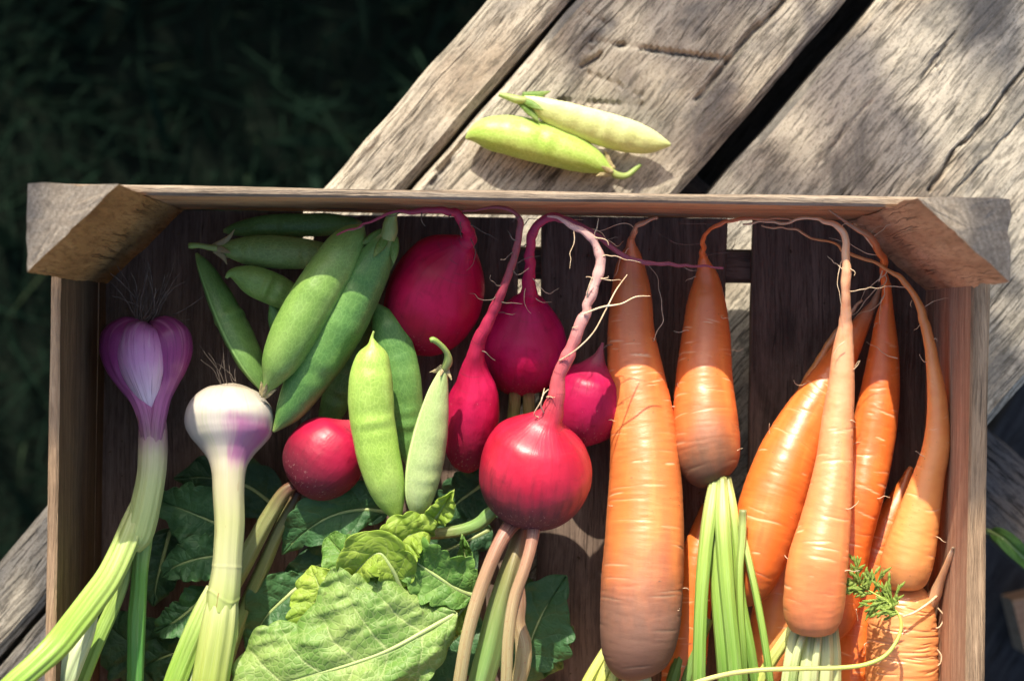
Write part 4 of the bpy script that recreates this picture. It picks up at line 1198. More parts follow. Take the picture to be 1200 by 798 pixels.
long_hairs(c4, [(992, 300, .080, 200, .03), (990, 340, .077, -20, .02), (985, 272, .080, 60, .03), (992, 318, .079, 150, .012), (980, 262, .079, 100, .02), (990, 400, .075, -150, .012)], 1, hair_pale)
long_hairs(c5, [(1032, 300, .060, 170, .028), (1036, 320, .05, -60, .03), (1020, 280, .07, 20, .03), (1030, 295, .062, 100, .02), (1037, 345, .042, -130, .02), (1052, 420, .04, 160, .018)], 2, hair_pale)
long_hairs(c6, [(1064, 337, .056, 170, .03), (1040, 316, .057, -120, .02), (1078, 362, .056, 40, .015)], 3, hair_pale)
long_hairs(c1, [(745, 270, .056, 150, .03), (741, 290, .04, -160, .02), (766, 400, .035, 70, .045)], 4, hair_pale)
long_hairs(c2, [(826, 284, .046, 160, .03), (838, 264, .060, 110, .03), (826, 300, .035, 10, .02)], 5, hair_dark)
long_hairs(r1, [(549, 275, .064, -60, .02), (545, 260, .072, -20, .018), (470, 248, .083, 200, .03)], 6, hair_dark)
long_hairs(r2, [(620, 320, .056, -80, .02), (622, 345, .047, -20, .012), (690, 268, .079, 20, .03), (660, 256, .08, 70, .02), (617, 335, .052, -100, .015)], 7, hair_pale)
long_hairs(r4, [(600, 310, .074, 20, .015), (590, 338, .068, -160, .02), (576, 368, .063, 10, .012), (608, 270, .08, 60, .02)], 8, hair_dark)
long_hairs(r5, [(704, 302, .088, 20, .02), (697, 284, .088, 70, .018), (700, 325, .088, -30, .012), (672, 268, .089, -60, .02)], 9, hair_pale)

# ------------------------------------------------------------------ pea pods
sep_m = leaf_mat('pea_sepal', (0.14, 0.27, 0.05), (0.26, 0.36, 0.10), (0.4, 0.45, 0.2), 0.25, 1.0)
sep_dry = leaf_mat('pea_sepal_dry', (0.40, 0.33, 0.17), (0.52, 0.44, 0.25), (0.55, 0.5, 0.3), 0.25, 2.0)
pod_stem = stalk_mat('pea_stem', [(0, (0.30, 0.36, 0.12)), (1, (0.22, 0.34, 0.08))], 8, 0.3, seed=7)


def sepals(D, T, S, U, asp, size, n, spread, q, from_end):
    """slim pointed sepals that lie back on the pod from its stem end"""
    geos = []
    m = len(D)
    L = np.r_[0, np.cumsum(np.linalg.norm(np.diff(D[:, :3], axis=0), axis=1))]
    dist = (L[-1] - L) if from_end else L
    order = np.argsort(dist)
    for k in range(n):
        a = 2 * math.pi * k / n + math.pi / 2 + q.uniform(-.25, .25)
        ln = size * q.uniform(.8, 1.25)
        rows = []
        for f, w, lift in ((-.12, .10, .02), (.15, .17, .06), (.45, .19, .06 + spread * .05), (.75, .12, .08 + spread * q.uniform(.1, .35)), (1.0, .015, .10 + spread * q.uniform(.2, .7))):
            d = max(f, 0) * ln
            c = [np.interp(d, dist[order], D[order, j]) for j in range(4)]
            i = order[min(np.searchsorted(dist[order], d), m - 1)]
            ax = -T[i] if from_end else T[i]
            rd = S[i] * math.cos(a) + U[i] * math.sin(a) * asp
            p = np.array(c[:3]) + ax * min(f, 0) * ln + rd * (c[3] * 1.02 + lift * size)
            rows.append([*p, size * w])
        geos.append(sweep_geo(rows, 14, 8, world=True, aspect=.3))
    return merge(geos)


def pea_pod(label, pts, mat, seed, calyx=None, stem=None, asp=0.72, roll=0.0, peas=0.075, sepal_mat=None, group='pea pods in the crate', sep_spread=.5, sep_size=1.0, on=0.0, ridge=0.06):
    rm = max(p[3] for p in pts)
    mid = pts[len(pts) // 2]
    t = thing('pea_pod', label, 'pea pod', (*at(*mid[:3])[:2], on), group)
    npea = 7

    def disp(u, v, s, R):
        cu, su = np.cos(u * 6.28318), np.sin(u * 6.28318)
        bump = np.cos((v * npea + 0.3 * noise(v * 5, 0, 0, seed)) * 2 * np.pi) * np.clip((R / R.max() - .55) / .4, 0, 1)
        face = np.abs(cu) ** 1.5
        bump = bump * (.5 + noise(v * 9, 4, 0, seed))
        return R * (peas * bump * face + 0.05 * fbm(cu * .8, su * .8, s * 30, 3, seed)) + 0.00012 * fbm(cu * 5, su * 5, s * 260, 2, seed + 3)
    v, f, uv, _ = sweep_geo(pts, 170, 56, disp=disp, aspect=asp, roll=roll, ridge=ridge)
    link('pod', v, f, mat, t, uv=uv)
    D, s = spline(pathpts(pts), 100)
    T, S, U = frames(D[:, :3])
    q = random.Random(seed)
    if calyx is not None:                      # at the end of the list
        vv, ff, uu = sepals(D, T, S, U, asp, rad(rm, mid[2]) * sep_size, 5, sep_spread, q, calyx > 0)
        link('calyx', vv, ff, sepal_mat or sep_m, t, uv=uu, attrs={'vein': np.zeros(len(vv))})
    if stem is not None:
        tube('stem', stem, pod_stem, t, 40, 12)
    return t


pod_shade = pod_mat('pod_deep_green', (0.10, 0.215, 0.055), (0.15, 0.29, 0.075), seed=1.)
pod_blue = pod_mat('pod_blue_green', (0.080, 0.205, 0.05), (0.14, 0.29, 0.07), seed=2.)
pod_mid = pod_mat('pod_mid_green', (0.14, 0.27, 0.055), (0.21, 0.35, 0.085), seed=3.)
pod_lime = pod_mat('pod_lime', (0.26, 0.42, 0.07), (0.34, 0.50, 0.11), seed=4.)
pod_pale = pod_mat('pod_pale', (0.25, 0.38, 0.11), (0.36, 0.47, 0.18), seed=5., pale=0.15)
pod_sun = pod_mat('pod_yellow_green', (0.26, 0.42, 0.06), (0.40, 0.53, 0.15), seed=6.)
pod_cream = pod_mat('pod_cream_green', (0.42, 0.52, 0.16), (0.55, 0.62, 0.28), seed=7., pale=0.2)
pod_olive = pod_mat('pod_olive', (0.18, 0.29, 0.075), (0.26, 0.37, 0.11), seed=8.)

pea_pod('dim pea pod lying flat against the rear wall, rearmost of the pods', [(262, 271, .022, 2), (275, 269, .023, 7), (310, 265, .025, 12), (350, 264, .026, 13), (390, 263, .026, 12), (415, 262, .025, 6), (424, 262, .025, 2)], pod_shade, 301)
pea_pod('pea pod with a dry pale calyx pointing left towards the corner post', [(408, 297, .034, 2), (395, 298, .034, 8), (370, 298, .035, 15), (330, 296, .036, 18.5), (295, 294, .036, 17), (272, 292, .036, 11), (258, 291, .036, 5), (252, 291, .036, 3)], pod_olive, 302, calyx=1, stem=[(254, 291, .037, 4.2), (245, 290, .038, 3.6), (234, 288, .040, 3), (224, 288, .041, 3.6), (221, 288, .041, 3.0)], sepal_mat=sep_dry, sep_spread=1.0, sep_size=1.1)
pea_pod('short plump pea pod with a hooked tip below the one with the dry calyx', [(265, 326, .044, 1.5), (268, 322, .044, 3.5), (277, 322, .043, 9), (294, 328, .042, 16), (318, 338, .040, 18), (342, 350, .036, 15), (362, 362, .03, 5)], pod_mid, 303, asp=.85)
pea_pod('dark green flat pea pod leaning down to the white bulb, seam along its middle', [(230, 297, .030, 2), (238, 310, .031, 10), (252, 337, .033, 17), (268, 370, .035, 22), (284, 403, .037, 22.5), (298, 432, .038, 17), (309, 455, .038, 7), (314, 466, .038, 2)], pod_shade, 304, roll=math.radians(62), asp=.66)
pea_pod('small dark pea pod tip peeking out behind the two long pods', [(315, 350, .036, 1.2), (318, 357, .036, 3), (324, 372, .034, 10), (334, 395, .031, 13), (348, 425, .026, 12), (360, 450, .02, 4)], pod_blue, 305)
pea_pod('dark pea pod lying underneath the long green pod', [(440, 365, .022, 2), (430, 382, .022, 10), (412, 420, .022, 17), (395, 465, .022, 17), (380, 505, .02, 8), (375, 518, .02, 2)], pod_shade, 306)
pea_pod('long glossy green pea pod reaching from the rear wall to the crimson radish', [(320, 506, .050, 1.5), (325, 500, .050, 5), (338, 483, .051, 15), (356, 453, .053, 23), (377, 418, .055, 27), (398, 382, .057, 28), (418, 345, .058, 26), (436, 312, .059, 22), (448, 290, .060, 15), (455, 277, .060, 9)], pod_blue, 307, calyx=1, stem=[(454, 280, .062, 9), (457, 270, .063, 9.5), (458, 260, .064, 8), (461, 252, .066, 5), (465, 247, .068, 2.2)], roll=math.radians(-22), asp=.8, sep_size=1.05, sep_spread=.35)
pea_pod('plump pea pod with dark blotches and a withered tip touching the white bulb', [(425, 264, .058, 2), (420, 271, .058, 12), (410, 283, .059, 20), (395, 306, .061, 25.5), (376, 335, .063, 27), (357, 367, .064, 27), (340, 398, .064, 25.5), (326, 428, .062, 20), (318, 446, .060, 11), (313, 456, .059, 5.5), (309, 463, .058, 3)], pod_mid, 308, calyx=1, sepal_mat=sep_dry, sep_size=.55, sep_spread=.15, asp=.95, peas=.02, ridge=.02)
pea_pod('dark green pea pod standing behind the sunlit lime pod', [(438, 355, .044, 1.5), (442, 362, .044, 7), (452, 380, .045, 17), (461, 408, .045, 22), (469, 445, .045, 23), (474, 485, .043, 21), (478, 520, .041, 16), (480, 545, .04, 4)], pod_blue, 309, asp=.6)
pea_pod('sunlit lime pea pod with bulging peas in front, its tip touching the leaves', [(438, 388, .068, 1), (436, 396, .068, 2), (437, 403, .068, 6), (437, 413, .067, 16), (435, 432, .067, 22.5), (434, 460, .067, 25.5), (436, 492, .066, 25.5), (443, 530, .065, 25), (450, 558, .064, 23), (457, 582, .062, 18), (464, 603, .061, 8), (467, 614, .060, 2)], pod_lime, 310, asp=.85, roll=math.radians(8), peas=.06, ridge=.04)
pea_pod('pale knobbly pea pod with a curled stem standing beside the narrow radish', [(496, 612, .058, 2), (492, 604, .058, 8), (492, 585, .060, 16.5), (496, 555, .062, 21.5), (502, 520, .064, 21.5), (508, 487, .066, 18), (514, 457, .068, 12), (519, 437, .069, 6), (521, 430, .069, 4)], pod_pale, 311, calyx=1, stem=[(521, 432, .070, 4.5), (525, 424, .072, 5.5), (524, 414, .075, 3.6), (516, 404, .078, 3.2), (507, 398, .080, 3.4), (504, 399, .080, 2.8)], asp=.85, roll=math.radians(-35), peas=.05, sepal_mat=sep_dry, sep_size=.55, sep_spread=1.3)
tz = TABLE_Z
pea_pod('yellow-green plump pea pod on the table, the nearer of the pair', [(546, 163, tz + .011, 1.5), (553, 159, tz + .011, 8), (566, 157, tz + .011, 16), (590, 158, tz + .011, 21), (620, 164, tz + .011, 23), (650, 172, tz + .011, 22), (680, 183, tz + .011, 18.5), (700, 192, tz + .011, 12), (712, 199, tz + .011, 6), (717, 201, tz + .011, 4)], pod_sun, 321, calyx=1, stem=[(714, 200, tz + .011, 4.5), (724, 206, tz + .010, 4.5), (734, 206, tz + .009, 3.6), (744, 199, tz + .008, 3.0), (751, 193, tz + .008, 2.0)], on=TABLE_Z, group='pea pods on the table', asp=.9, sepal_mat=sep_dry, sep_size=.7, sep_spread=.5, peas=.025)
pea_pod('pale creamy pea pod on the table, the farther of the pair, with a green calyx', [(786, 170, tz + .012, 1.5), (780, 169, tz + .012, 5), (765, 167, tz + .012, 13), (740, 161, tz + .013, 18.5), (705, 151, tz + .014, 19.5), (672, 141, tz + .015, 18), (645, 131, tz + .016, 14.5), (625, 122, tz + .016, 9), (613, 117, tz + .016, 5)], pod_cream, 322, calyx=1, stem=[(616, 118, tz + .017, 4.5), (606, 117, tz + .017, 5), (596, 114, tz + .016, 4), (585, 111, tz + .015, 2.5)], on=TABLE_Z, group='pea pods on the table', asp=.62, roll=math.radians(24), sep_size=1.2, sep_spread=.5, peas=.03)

# ------------------------------------------------------------------ spring garlic and white bulb
def garlic_skin(name, stops, lobes, stripe, neck, seed, rough=.35, purple_side=None):
    """v from the root plate (0) to the stalk's split (1)"""
    g = G(name)
    uv = g.uv()
    u, v, _ = g.sep(uv)
    nz = g.noise(g.comb(g.math('MULTIPLY', u, 9.0), g.math('MULTIPLY', v, 3.0), seed), 1.0, 4)
    vn = g.math('ADD', v, g.math('MULTIPLY', g.math('SUBTRACT', nz, .5), .14))
    c = g.ramp(vn, stops)
    s1 = g.noise(g.comb(g.math('MULTIPLY', u, 60.0), g.math('MULTIPLY', v, 2.0), seed), 1.0, 4, .65)
    s2 = g.noise(g.comb(g.math('MULTIPLY', u, 22.0), g.math('MULTIPLY', v, 2.5), seed + 5), 1.0, 3, .6)
    c = g.mix(g.math('MULTIPLY', g.rng(s1, .5, .72), stripe[1]), c, g.mix(.75, c, stripe[0]))
    c = g.mix(g.math('MULTIPLY', g.rng(s2, .5, .7), stripe[1] * .8), c, g.mix(.6, c, neck))
    if purple_side:
        (u0, u1, v0, v1, pc, amt) = purple_side
        m = g.math('MULTIPLY', g.rng(g.math('ABSOLUTE', g.math('SUBTRACT', g.math('ADD', u, g.math('MULTIPLY', g.math('SUBTRACT', s2, .5), .12)), u0)), u1, u1 * .5, 0, 1), g.rng(g.math('ABSOLUTE', g.math('SUBTRACT', vn, v0)), v1, v1 * .4, 0, 1))
        c = g.mix(g.math('MULTIPLY', m, amt), c, pc)
    br = g.noise(g.scale(g.uv('Metric'), (160, 60, 1)), 1.0, 3)
    c = g.mix(g.math('MULTIPLY', g.math('MULTIPLY', g.rng(br, .68, .72), g.rng(v, .4, .6)), .7), c, (.22, .10, .04))
    h = g.math('ADD', s1, s2)
    return g.done(g.princ(c, rough, g.bump(h, .35, .0006), sss=.12, sss_r=(.004, .003, .002), spec=.45))


def roots_at(parent, base, direction, n, length, seed, mat, spread=.5, r=.00035):
    q = random.Random(seed)
    geos = []
    for _ in range(n):
        d = np.array(direction) + np.array([q.gauss(0, spread), q.gauss(0, spread * .7), q.gauss(0, spread * .5)])
        geos.append(sweep_geo(wander(np.array(base) + np.array([q.uniform(-.004, .004), q.uniform(-.001, .002), q.uniform(-.003, .005)]), d, length * q.uniform(.5, 1.2), 8, .16, q, r, r * .5), 24, 5, world=True))
    v, f, uv = merge(geos)
    o = link('roots', v, f, mat, parent, uv=uv)
    o['kind'] = 'stuff'


garlic = thing('spring_garlic', 'purple skinned garlic bulb with long green leaves over the left wall', 'garlic', (*at(172, 420, .04)[:2], 0))
gm = garlic_skin('garlic_purple_skin', [(0, (.13, .035, .10)), (.2, (.15, .03, .12)), (.42, (.22, .07, .17)), (.56, (.34, .22, .26)), (.66, (.42, .45, .24)), (1, (.33, .46, .16))], 5, ((.06, .008, .05), .75), (.30, .10, .24), 2., purple_side=(.47, .085, .20, .22, (.52, .34, .46), .95))


def lobe(k, amp):
    return lambda u, v, s, R: R * (amp * np.cos(u * 2 * np.pi * k) * np.clip(v * 2 - .4, 0, 1) + .05 * fbm(np.cos(u * 6.283), np.sin(u * 6.283), s * 60, 3, k))


clove_m = garlic_skin('garlic_clove', [(0, (.14, .03, .10)), (.16, (.44, .15, .36)), (.4, (.62, .30, .54)), (.75, (.82, .68, .80)), (1, (.5, .22, .42))], 3, ((.20, .04, .17), .95), (.60, .44, .54), 2.)
sheath_m = garlic_skin('garlic_purple_sheath', [(0, (.18, .028, .12)), (.3, (.28, .045, .19)), (.62, (.42, .13, .32)), (.8, (.30, .15, .22)), (1, (.36, .34, .22))], 3, ((.07, .008, .05), .9), (.52, .24, .38), 5.)
gstalk_m = garlic_skin('garlic_neck', [(0, (.24, .07, .17)), (.28, (.34, .16, .26)), (.44, (.46, .46, .28)), (.6, (.42, .50, .22)), (1, (.36, .48, .16))], 3, ((.22, .30, .10), .5), (.50, .55, .28), 7.)
tube('clove', [(170, 380, .044, 8), (168, 384, .045, 18), (166, 393, .046, 26), (165, 408, .048, 29), (166, 424, .049, 27.5), (169, 442, .049, 22), (172, 460, .049, 15), (176, 478, .048, 8), (178, 494, .046, 5)], clove_m, garlic, 120, 60, disp=lobe(7, .02), aspect=.9)
tube('sheath', [(166, 382, .037, 9), (157, 387, .039, 21), (149, 397, .041, 29), (147, 411, .042, 30), (149, 429, .043, 25.5), (153, 447, .044, 17), (163, 464, .047, 13), (170, 484, .049, 11), (174, 508, .050, 10), (176, 540, .051, 7)], sheath_m, garlic, 130, 56, disp=lobe(9, .04))
tube('sheath', [(176, 382, .037, 9), (186, 387, .038, 21), (194, 397, .040, 28.5), (197, 411, .041, 29), (196, 428, .042, 24), (195, 446, .043, 15), (189, 464, .046, 12), (185, 484, .048, 11), (182, 508, .050, 10), (180, 545, .051, 7)], sheath_m, garlic, 130, 56, disp=lobe(9, .04))
tube('neck', [(176, 455, .040, 8), (177, 475, .044, 13), (179, 500, .046, 16.5), (179, 525, .048, 17.5), (177, 556, .052, 17), (172, 585, .055, 17.5), (166, 612, .057, 18), (160, 632, .059, 16), (156, 645, .060, 8)], gstalk_m, garlic, 120, 60, disp=lobe(12, .03))
lf_g = stalk_mat('garlic_leaf', [(0, (.46, .50, .24)), (.2, (.34, .46, .13)), (.55, (.24, .40, .07)), (1, (.27, .45, .06))], 22, .5, seed=8)
lf_d = stalk_mat('garlic_leaf_dark', [(0, (.34, .46, .17)), (.25, (.13, .32, .06)), (.6, (.07, .24, .05)), (1, (.12, .30, .06))], 18, .5, seed=9)
lf_p = stalk_mat('garlic_leaf_pale', [(0, (.50, .55, .34)), (.5, (.45, .54, .30)), (1, (.30, .42, .15))], 26, .6, seed=10)
sh = lambda u, v, s, R: R * .06 * np.cos(u * 6.28318 * 9)
tube('leaf', [(164, 590, .055, 11), (155, 615, .060, 14), (143, 645, .068, 15), (128, 675, .078, 15.5), (108, 703, .090, 16), (88, 729, .103, 16), (66, 756, .116, 15.5), (42, 779, .122, 14), (18, 800, .124, 13.5), (-30, 845, .115, 12)], lf_g, garlic, 110, 44, disp=sh, aspect=.75)
tube('leaf', [(168, 615, .054, 12), (166, 640, .054, 11), (164, 665, .054, 9.5), (162, 695, .054, 9.5), (160, 722, .054, 10.5), (159, 760, .054, 10), (158, 800, .054, 9.5), (156, 850, .05, 9)], lf_d, garlic, 100, 36, disp=sh, aspect=.7)
tube('leaf', [(160, 625, .050, 6), (152, 655, .052, 6.5), (141, 690, .054, 7.5), (128, 720, .056, 8.5), (112, 755, .06, 9), (94, 800, .062, 9), (75, 850, .06, 8)], lf_g, garlic, 100, 32, disp=sh, aspect=.7)
tube('leaf', [(108, 715, .075, 8), (96, 742, .078, 14), (82, 770, .082, 17), (68, 805, .085, 17), (50, 850, .08, 14)], lf_p, garlic, 70, 44, disp=sh, aspect=.7)
roots_at(garlic, at(172, 381, .036), (0.15, 1, .25), 34, .030, 4, hair_dark, .38)

onion = thing('white_bulb', 'shiny white spring bulb with a pale stalk turning green towards the bottom', 'onion', (*at(268, 490, .04)[:2], 0))
om = garlic_skin('white_bulb_skin', [(0, (.46, .40, .33)), (.1, (.56, .53, .48)), (.28, (.54, .49, .44)), (.42, (.42, .39, .27)), (.62, (.40, .42, .20)), (.8, (.42, .44, .23)), (1, (.33, .42, .11))], 0, ((.30, .42, .12), .30), (.45, .55, .20), 6., rough=.24, purple_side=(.38, .13, .27, .15, (.36, .10, .28), .85))
tube('bulb', [(270, 449, .046, 5), (270, 452, .046, 18), (270, 457, .046, 30), (269, 465, .047, 40.5), (269, 476, .048, 48.5), (269, 488, .048, 52), (269, 500, .048, 51.5), (270, 511, .049, 47), (270, 521, .050, 38.5), (269, 531, .052, 29.5), (268, 543, .054, 22.5), (268, 556, .056, 19.5), (268, 575, .058, 18.5), (269, 612, .061, 17.5), (267, 645, .063, 17), (265, 672, .064, 17.5), (261, 700, .065, 19), (258, 718, .066, 17)], om, onion, 220, 90,
     disp=lambda u, v, s, R: R * (.02 * np.cos(u * 6.283 * 8) * np.clip((v - .35) * 4, 0, 1) + .02 * noise(np.cos(u * 6.283), np.sin(u * 6.283), s * 50, 3)) + .0002 * np.exp(-((v - .80) / .006) ** 2) + .0003 * np.exp(-((v - .93 + .02 * np.sin(u * 12)) / .006) ** 2))
lf_w = stalk_mat('bulb_leaf', [(0, (.42, .44, .23)), (.3, (.38, .44, .14)), (.7, (.30, .40, .07)), (1, (.21, .36, .045))], 20, .35, seed=11)
tube('leaf', [(263, 690, .064, 15), (259, 718, .067, 19.5), (255, 745, .068, 21), (250, 775, .068, 21), (245, 805, .067, 21), (238, 850, .06, 19)], lf_w, onion, 80, 44, disp=sh, aspect=.8)
tube('leaf', [(250, 688, .058, 8), (243, 708, .059, 12), (232, 735, .060, 14), (218, 768, .060, 14), (205, 802, .060, 14), (190, 850, .055, 13)], lf_g, onion, 80, 40, disp=sh, aspect=.7)
tube('leaf', [(246, 735, .056, 7), (236, 765, .057, 9), (226, 802, .058, 10), (215, 850, .05, 9)], lf_p, onion, 60, 30, disp=sh, aspect=.7)
roots_at(onion, at(268, 452, .044), (-0.5, 1, .0), 9, .022, 8, hair_black, .28, .00026)

# ------------------------------------------------------------------ radish leaves
def leaf(label, mid, wl, wr, mat, seed, fold=0.25, roll=0.0, wave=0.0016, curl=0.0, n_s=120, n_t=64, teeth=9, tooth=.16, nv=6, shape=0, group='radish leaves in the crate', stem=None, name='radish_leaf', on=None, puffy=.0008):
    """mid = midrib in photo pixels (px, py, z); wl, wr = greatest half widths in pixels"""
    W = [list(at(*p[:3])) for p in mid]
    D, s = spline(W, n_s)
    T, S, U = frames(D)
    t = thing(name, label, 'leaf', (*D[len(D) // 2][:2], 0.0 if on is None else on), group)
    v = s / s[-1]
    zm = mid[len(mid) // 2][2]
    if shape == 0:
        prof = np.sin(np.pi * np.clip(v, 0, 1) ** .75) ** .75
    elif shape == 1:                                    # broad towards the tip
        prof = np.sin(np.pi * np.clip(v, 0, 1) ** 1.25) ** .7
    else:                                               # narrow, pointed
        prof = np.sin(np.pi * np.clip(v, 0, 1) ** .7) ** 1.1
    tt = np.linspace(-1, 1, n_t)
    lobL = 1 + tooth * (np.abs(np.sin((v ** .9 * teeth + seed * .37 + .35 * noise(v * 7, 2, 0, seed)) * np.pi)) ** .7 - .6) * (1 + .7 * noise(v * 9, 6, 0, seed)) + .28 * noise(v * 5, 1, 0, seed)
    lobR = 1 + tooth * (np.abs(np.sin((v ** .9 * teeth + seed * .61 + .35 * noise(v * 7, 5, 0, seed)) * np.pi)) ** .7 - .6) * (1 + .7 * noise(v * 9, 3, 0, seed)) + .28 * noise(v * 5, 9, 0, seed)
    wL, wR = rad(wl, zm) * prof * lobL, rad(wr, zm) * prof * lobR
    TT, VV = np.meshgrid(tt, v)
    Wd = np.where(TT < 0, wL[:, None], wR[:, None])
    X = TT * Wd
    # side veins run forward from the midrib
    k = VV * nv - np.abs(TT) ** .85 * .85 + .12 * noise(VV * 6, TT * 3, 0, seed + 2)
    fr = np.abs(k - np.round(k))
    vw = .034 * (1.15 - np.abs(TT))
    vein = np.exp(-(fr / vw) ** 2) * (1 - np.abs(TT) * .5) * np.clip(VV * 12, 0, 1)
    mrib = np.exp(-(TT * Wd / (rad(2.6, zm) * (1.15 - VV))) ** 2)
    vein = np.clip(np.maximum(vein * .8, mrib), 0, 1)
    puff = puffy * (np.clip(fr * 2, 0, 1) ** .7) * np.clip(np.abs(TT) * 3, 0, 1)
    H = fold * np.abs(X) + wave * fbm(X * 90 + seed, VV * 5, 0, 3, seed) * (.3 + 1.6 * np.abs(TT)) + puff - .0007 * mrib
    H = H + .0016 * np.abs(TT) ** 3 * np.sin(VV * 2 * np.pi * teeth * .55 + seed) - curl * np.abs(TT) ** 3 * rad(max(wl, wr), zm)
    ro = roll
    X2, H2 = X * math.cos(ro) - H * math.sin(ro), X * math.sin(ro) + H * math.cos(ro)
    V = D[:, None] + S[:, None] * X2[..., None] + U[:, None] * H2[..., None]
    if on is None:
        V[..., 2] = np.maximum(V[..., 2], .0015)
    ii = np.arange(n_s - 1)[:, None] * n_t + np.arange(n_t - 1)[None]
    q = np.stack([ii, ii + 1, ii + n_t + 1, ii + n_t], -1).reshape(-1, 4)
    met = np.stack([X, np.repeat(s[:, None], n_t, 1)], -1).reshape(-1, 2)
    o = link('blade', V.reshape(-1, 3), q, mat, t, uv={'UVMap': np.stack([TT * .5 + .5, VV], -1).reshape(-1, 2), 'Metric': met}, attrs={'vein': vein})
    md = o.modifiers.new('thickness', 'SOLIDIFY')
    md.thickness = .0005
    md.offset = 0
    rr_ = [list(D[i] - U[i] * .0006) + [rad(3.0, zm) * (1.1 - i / n_s)] for i in range(0, n_s, 10)]
    pre = pathpts(stem) if stem else []
    tube('midrib', pre + rr_, rib_m, t, 60, 10, world=True)
    return t


rib_m = stalk_mat('leaf_midrib', [(0, (.34, .42, .16)), (1, (.36, .48, .18))], 8, .3, seed=12)
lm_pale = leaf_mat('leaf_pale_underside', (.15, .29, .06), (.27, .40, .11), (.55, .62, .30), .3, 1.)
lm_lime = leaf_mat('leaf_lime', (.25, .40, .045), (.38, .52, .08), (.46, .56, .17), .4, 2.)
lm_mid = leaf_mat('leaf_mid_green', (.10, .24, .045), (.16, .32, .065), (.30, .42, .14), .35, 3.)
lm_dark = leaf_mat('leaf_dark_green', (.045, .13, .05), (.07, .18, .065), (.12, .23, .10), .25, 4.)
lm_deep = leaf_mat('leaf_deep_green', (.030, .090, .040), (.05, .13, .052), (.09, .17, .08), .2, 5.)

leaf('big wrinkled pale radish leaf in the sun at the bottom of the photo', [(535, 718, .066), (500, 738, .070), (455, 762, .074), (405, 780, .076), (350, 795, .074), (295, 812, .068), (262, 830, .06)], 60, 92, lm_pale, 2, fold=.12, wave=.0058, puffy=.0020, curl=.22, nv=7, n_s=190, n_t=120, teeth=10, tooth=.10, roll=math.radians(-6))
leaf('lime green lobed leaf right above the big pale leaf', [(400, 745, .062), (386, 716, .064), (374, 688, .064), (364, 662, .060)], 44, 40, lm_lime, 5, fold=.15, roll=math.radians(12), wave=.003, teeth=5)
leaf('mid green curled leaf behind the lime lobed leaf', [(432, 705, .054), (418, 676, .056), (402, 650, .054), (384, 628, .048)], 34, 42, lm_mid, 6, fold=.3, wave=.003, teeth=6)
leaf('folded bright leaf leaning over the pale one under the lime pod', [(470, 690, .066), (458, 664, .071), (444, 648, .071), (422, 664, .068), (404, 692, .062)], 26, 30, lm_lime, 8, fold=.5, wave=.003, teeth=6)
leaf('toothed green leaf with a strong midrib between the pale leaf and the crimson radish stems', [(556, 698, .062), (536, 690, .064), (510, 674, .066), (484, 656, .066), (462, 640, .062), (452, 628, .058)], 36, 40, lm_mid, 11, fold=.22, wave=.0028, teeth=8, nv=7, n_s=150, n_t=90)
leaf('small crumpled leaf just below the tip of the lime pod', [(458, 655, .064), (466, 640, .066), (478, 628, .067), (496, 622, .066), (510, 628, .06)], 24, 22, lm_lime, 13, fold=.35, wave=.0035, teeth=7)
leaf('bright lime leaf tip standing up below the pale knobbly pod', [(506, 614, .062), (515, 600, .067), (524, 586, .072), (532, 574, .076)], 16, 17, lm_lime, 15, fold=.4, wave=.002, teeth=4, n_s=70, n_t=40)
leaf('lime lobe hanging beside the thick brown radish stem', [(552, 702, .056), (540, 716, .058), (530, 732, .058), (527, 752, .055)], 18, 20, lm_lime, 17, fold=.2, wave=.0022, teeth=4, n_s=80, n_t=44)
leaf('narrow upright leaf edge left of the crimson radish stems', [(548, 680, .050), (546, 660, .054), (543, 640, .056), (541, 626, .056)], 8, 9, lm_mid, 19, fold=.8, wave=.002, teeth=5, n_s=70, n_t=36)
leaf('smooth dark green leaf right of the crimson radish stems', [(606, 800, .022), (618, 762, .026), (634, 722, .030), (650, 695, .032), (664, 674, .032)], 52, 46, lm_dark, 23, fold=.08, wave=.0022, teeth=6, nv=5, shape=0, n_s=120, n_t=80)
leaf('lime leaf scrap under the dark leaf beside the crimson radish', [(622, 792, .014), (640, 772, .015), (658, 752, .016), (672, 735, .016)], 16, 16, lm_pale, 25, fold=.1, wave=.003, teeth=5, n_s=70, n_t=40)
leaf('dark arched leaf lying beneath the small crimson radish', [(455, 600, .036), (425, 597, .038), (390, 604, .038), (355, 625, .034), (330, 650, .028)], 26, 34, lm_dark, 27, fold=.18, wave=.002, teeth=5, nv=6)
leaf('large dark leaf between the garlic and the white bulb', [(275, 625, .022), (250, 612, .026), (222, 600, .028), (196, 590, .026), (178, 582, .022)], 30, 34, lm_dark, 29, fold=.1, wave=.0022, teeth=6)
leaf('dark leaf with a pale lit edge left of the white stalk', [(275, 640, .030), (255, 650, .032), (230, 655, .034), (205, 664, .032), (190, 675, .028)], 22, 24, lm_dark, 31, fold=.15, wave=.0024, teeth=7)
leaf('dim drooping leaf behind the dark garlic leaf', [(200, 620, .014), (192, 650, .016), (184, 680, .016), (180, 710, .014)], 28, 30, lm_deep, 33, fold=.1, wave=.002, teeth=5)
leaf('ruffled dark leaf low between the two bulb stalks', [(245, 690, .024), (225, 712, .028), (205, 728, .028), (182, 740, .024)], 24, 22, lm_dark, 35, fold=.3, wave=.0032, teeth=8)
leaf('shaded leaf below the ruffled one at the bottom edge', [(235, 770, .020), (210, 765, .022), (180, 775, .022), (150, 795, .018)], 26, 26, lm_deep, 37, fold=.2, wave=.003, teeth=7)
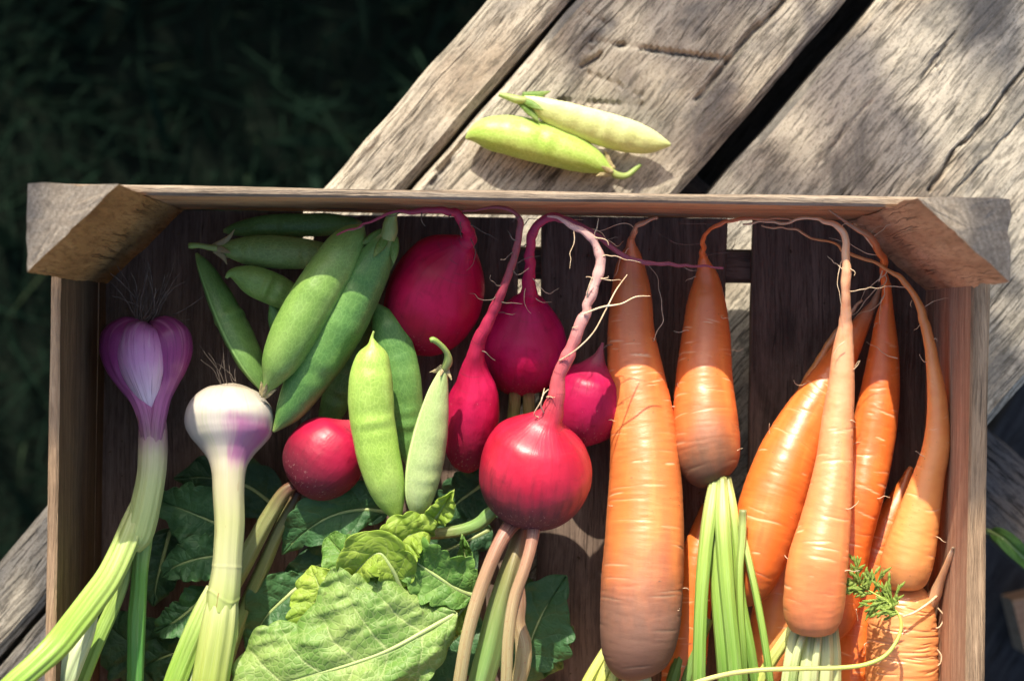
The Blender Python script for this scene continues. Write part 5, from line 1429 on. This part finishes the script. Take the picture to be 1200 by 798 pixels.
leaf('deep green leaf under the radish stems left of the pale leaf', [(360, 680, .020), (335, 700, .024), (310, 725, .026), (290, 765, .024)], 34, 36, lm_dark, 39, fold=.15, wave=.0026, teeth=7)
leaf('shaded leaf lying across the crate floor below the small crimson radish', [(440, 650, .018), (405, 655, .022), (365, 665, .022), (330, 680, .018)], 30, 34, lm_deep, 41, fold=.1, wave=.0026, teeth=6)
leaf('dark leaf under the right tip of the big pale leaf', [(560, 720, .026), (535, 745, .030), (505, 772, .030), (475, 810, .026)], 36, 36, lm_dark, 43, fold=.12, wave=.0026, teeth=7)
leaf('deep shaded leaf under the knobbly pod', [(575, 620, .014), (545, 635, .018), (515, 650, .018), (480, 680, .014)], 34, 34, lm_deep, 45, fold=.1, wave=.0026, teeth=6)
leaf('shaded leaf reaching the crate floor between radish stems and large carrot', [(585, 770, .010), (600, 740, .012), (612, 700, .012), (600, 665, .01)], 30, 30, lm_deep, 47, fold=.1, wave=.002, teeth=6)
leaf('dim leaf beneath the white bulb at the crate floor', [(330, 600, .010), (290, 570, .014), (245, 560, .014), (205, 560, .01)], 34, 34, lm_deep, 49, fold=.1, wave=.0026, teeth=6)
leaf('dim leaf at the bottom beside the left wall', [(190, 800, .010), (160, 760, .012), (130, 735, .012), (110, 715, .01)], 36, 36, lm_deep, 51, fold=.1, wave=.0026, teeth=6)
leaf('dark leaf added to hide sunlit floor between the knobbly pod and the crimson radish', [(575, 560, .010), (555, 575, .013), (535, 590, .013), (515, 612, .010)], 34, 34, lm_deep, 53, fold=.1, wave=.002, teeth=6)  # extra leaf that keeps this spot dark where sun reached the floor
# a loose radish stem running under the pale knobbly pod
ls = thing('loose_stem', 'thick green leaf stem running under the pale knobbly pod to the crimson radish', 'stem', (*at(545, 612, .03)[:2], 0))
tube('stalk', [(490, 626, .040, 6), (515, 625, .042, 6.5), (545, 620, .044, 7), (562, 613, .045, 7.5), (572, 604, .046, 8), (580, 596, .046, 7)], st_grn, ls, 60, 20, disp=ridged(5, .06))

# ------------------------------------------------------------------ things to the right of the crate, on a dark bench added over shaded ground
bench_m = wood_mat('bench_dark', (.020, .020, .022), (.045, .045, .050), (.085, .085, .09), .6, (.02, .02, .022), .6, .7, .85, .9, 31.)
bench = thing('added_dark_bench', 'dark bench plank added where shaded ground lies right of the table', 'bench', (*at(1240, 700, -.3)[:2], GROUND_Z))
BZ = -.30
bc = at(1290, 700, BZ)
bd = np.array([math.cos(math.radians(60)), math.sin(math.radians(60)), 0])
bn = np.array([bd[1], -bd[0], 0])
board('plank', bc - bd * .55 + np.array([0, 0, -.018]), bd, bn, 1.1, .24, .036, bench_m, bench, tw_end, n_len=120, n_w=40, seed=81, rough=.0012, wavy=.002)
for s_ in (-.4, .4):
    board('leg', bc + bd * s_ + np.array([0, 0, GROUND_Z]), (0, 0, 1), bn, BZ - .0365 - GROUND_Z, .16, .04, bench_m, bench, tw_end, n_len=16, seed=83)
offcut = thing('wood_offcut', 'short pale reddish wood block lying right of the crate at the photo edge', 'wood block', at(1195, 728, BZ))
w_off = wood_mat('offcut_wood', (.25, .13, .08), (.42, .25, .15), (.55, .38, .25), .8, (.2, .09, .06), .5, .5, .7, .4, 33.)
p0 = at(1177, 722, BZ + .03)
dr = np.array([math.cos(math.radians(14)), math.sin(math.radians(14)), 0])
board('block', at(1187, 731, BZ + .0155), dr, np.array([-dr[1], dr[0], 0]), .10, .036, .030, w_off, offcut, w_endg, n_len=30, n_w=12, seed=85)
weed = leaf('narrow green weed leaf poking out right of the crate', [(1156, 622, -.10), (1172, 628, -.09), (1186, 640, -.09), (1202, 656, -.10), (1230, 680, -.13)], 11, 10, lm_mid, 61, fold=.4, wave=.001, teeth=2, tooth=.03, nv=3, shape=2, group=None, name='weed_leaf', on=-.3, stem=[(1120, 610, -.29, 2), (1140, 614, -.16, 2.4)])

# ------------------------------------------------------------------ crumbs of soil on the crate floor
q_ = np.random.RandomState(21)
ico = np.array([[0, 0, 1], [.9, 0, .3], [.28, .85, .3], [-.72, .53, .3], [-.72, -.53, .3], [.28, -.85, .3], [0, 0, -.8]])
icf = [(0, i, i % 5 + 1) for i in range(1, 6)] + [(6, i % 5 + 1, i) for i in range(1, 6)]
vs, fs = [], []
for k in range(420):
    b0 = fl[q_.randint(4)]
    x0, x1 = at(b0[0], 399, 0)[0] + .004, at(b0[1], 399, 0)[0] - .004
    sz = 10 ** q_.uniform(-3.5, -2.75)
    c = cr(q_.uniform(x0, x1), q_.uniform(YB + .02, YT - .008), .0006 + sz * .4)
    vs.append(c + ico * sz * q_.uniform(.6, 1.3, (7, 1)) * q_.uniform(.7, 1.2, (1, 3)))
    fs += [tuple(i + 7 * k for i in f) for f in icf]
crumbs = link('soil_crumbs', np.vstack(vs), fs, plain_mat('soil_crumb', (.06, .042, .03), (.16, .115, .08), 900, .95, .4), smooth=False)
tag(crumbs, 'brown soil crumbs scattered over the crate floor', 'soil', kind='stuff')
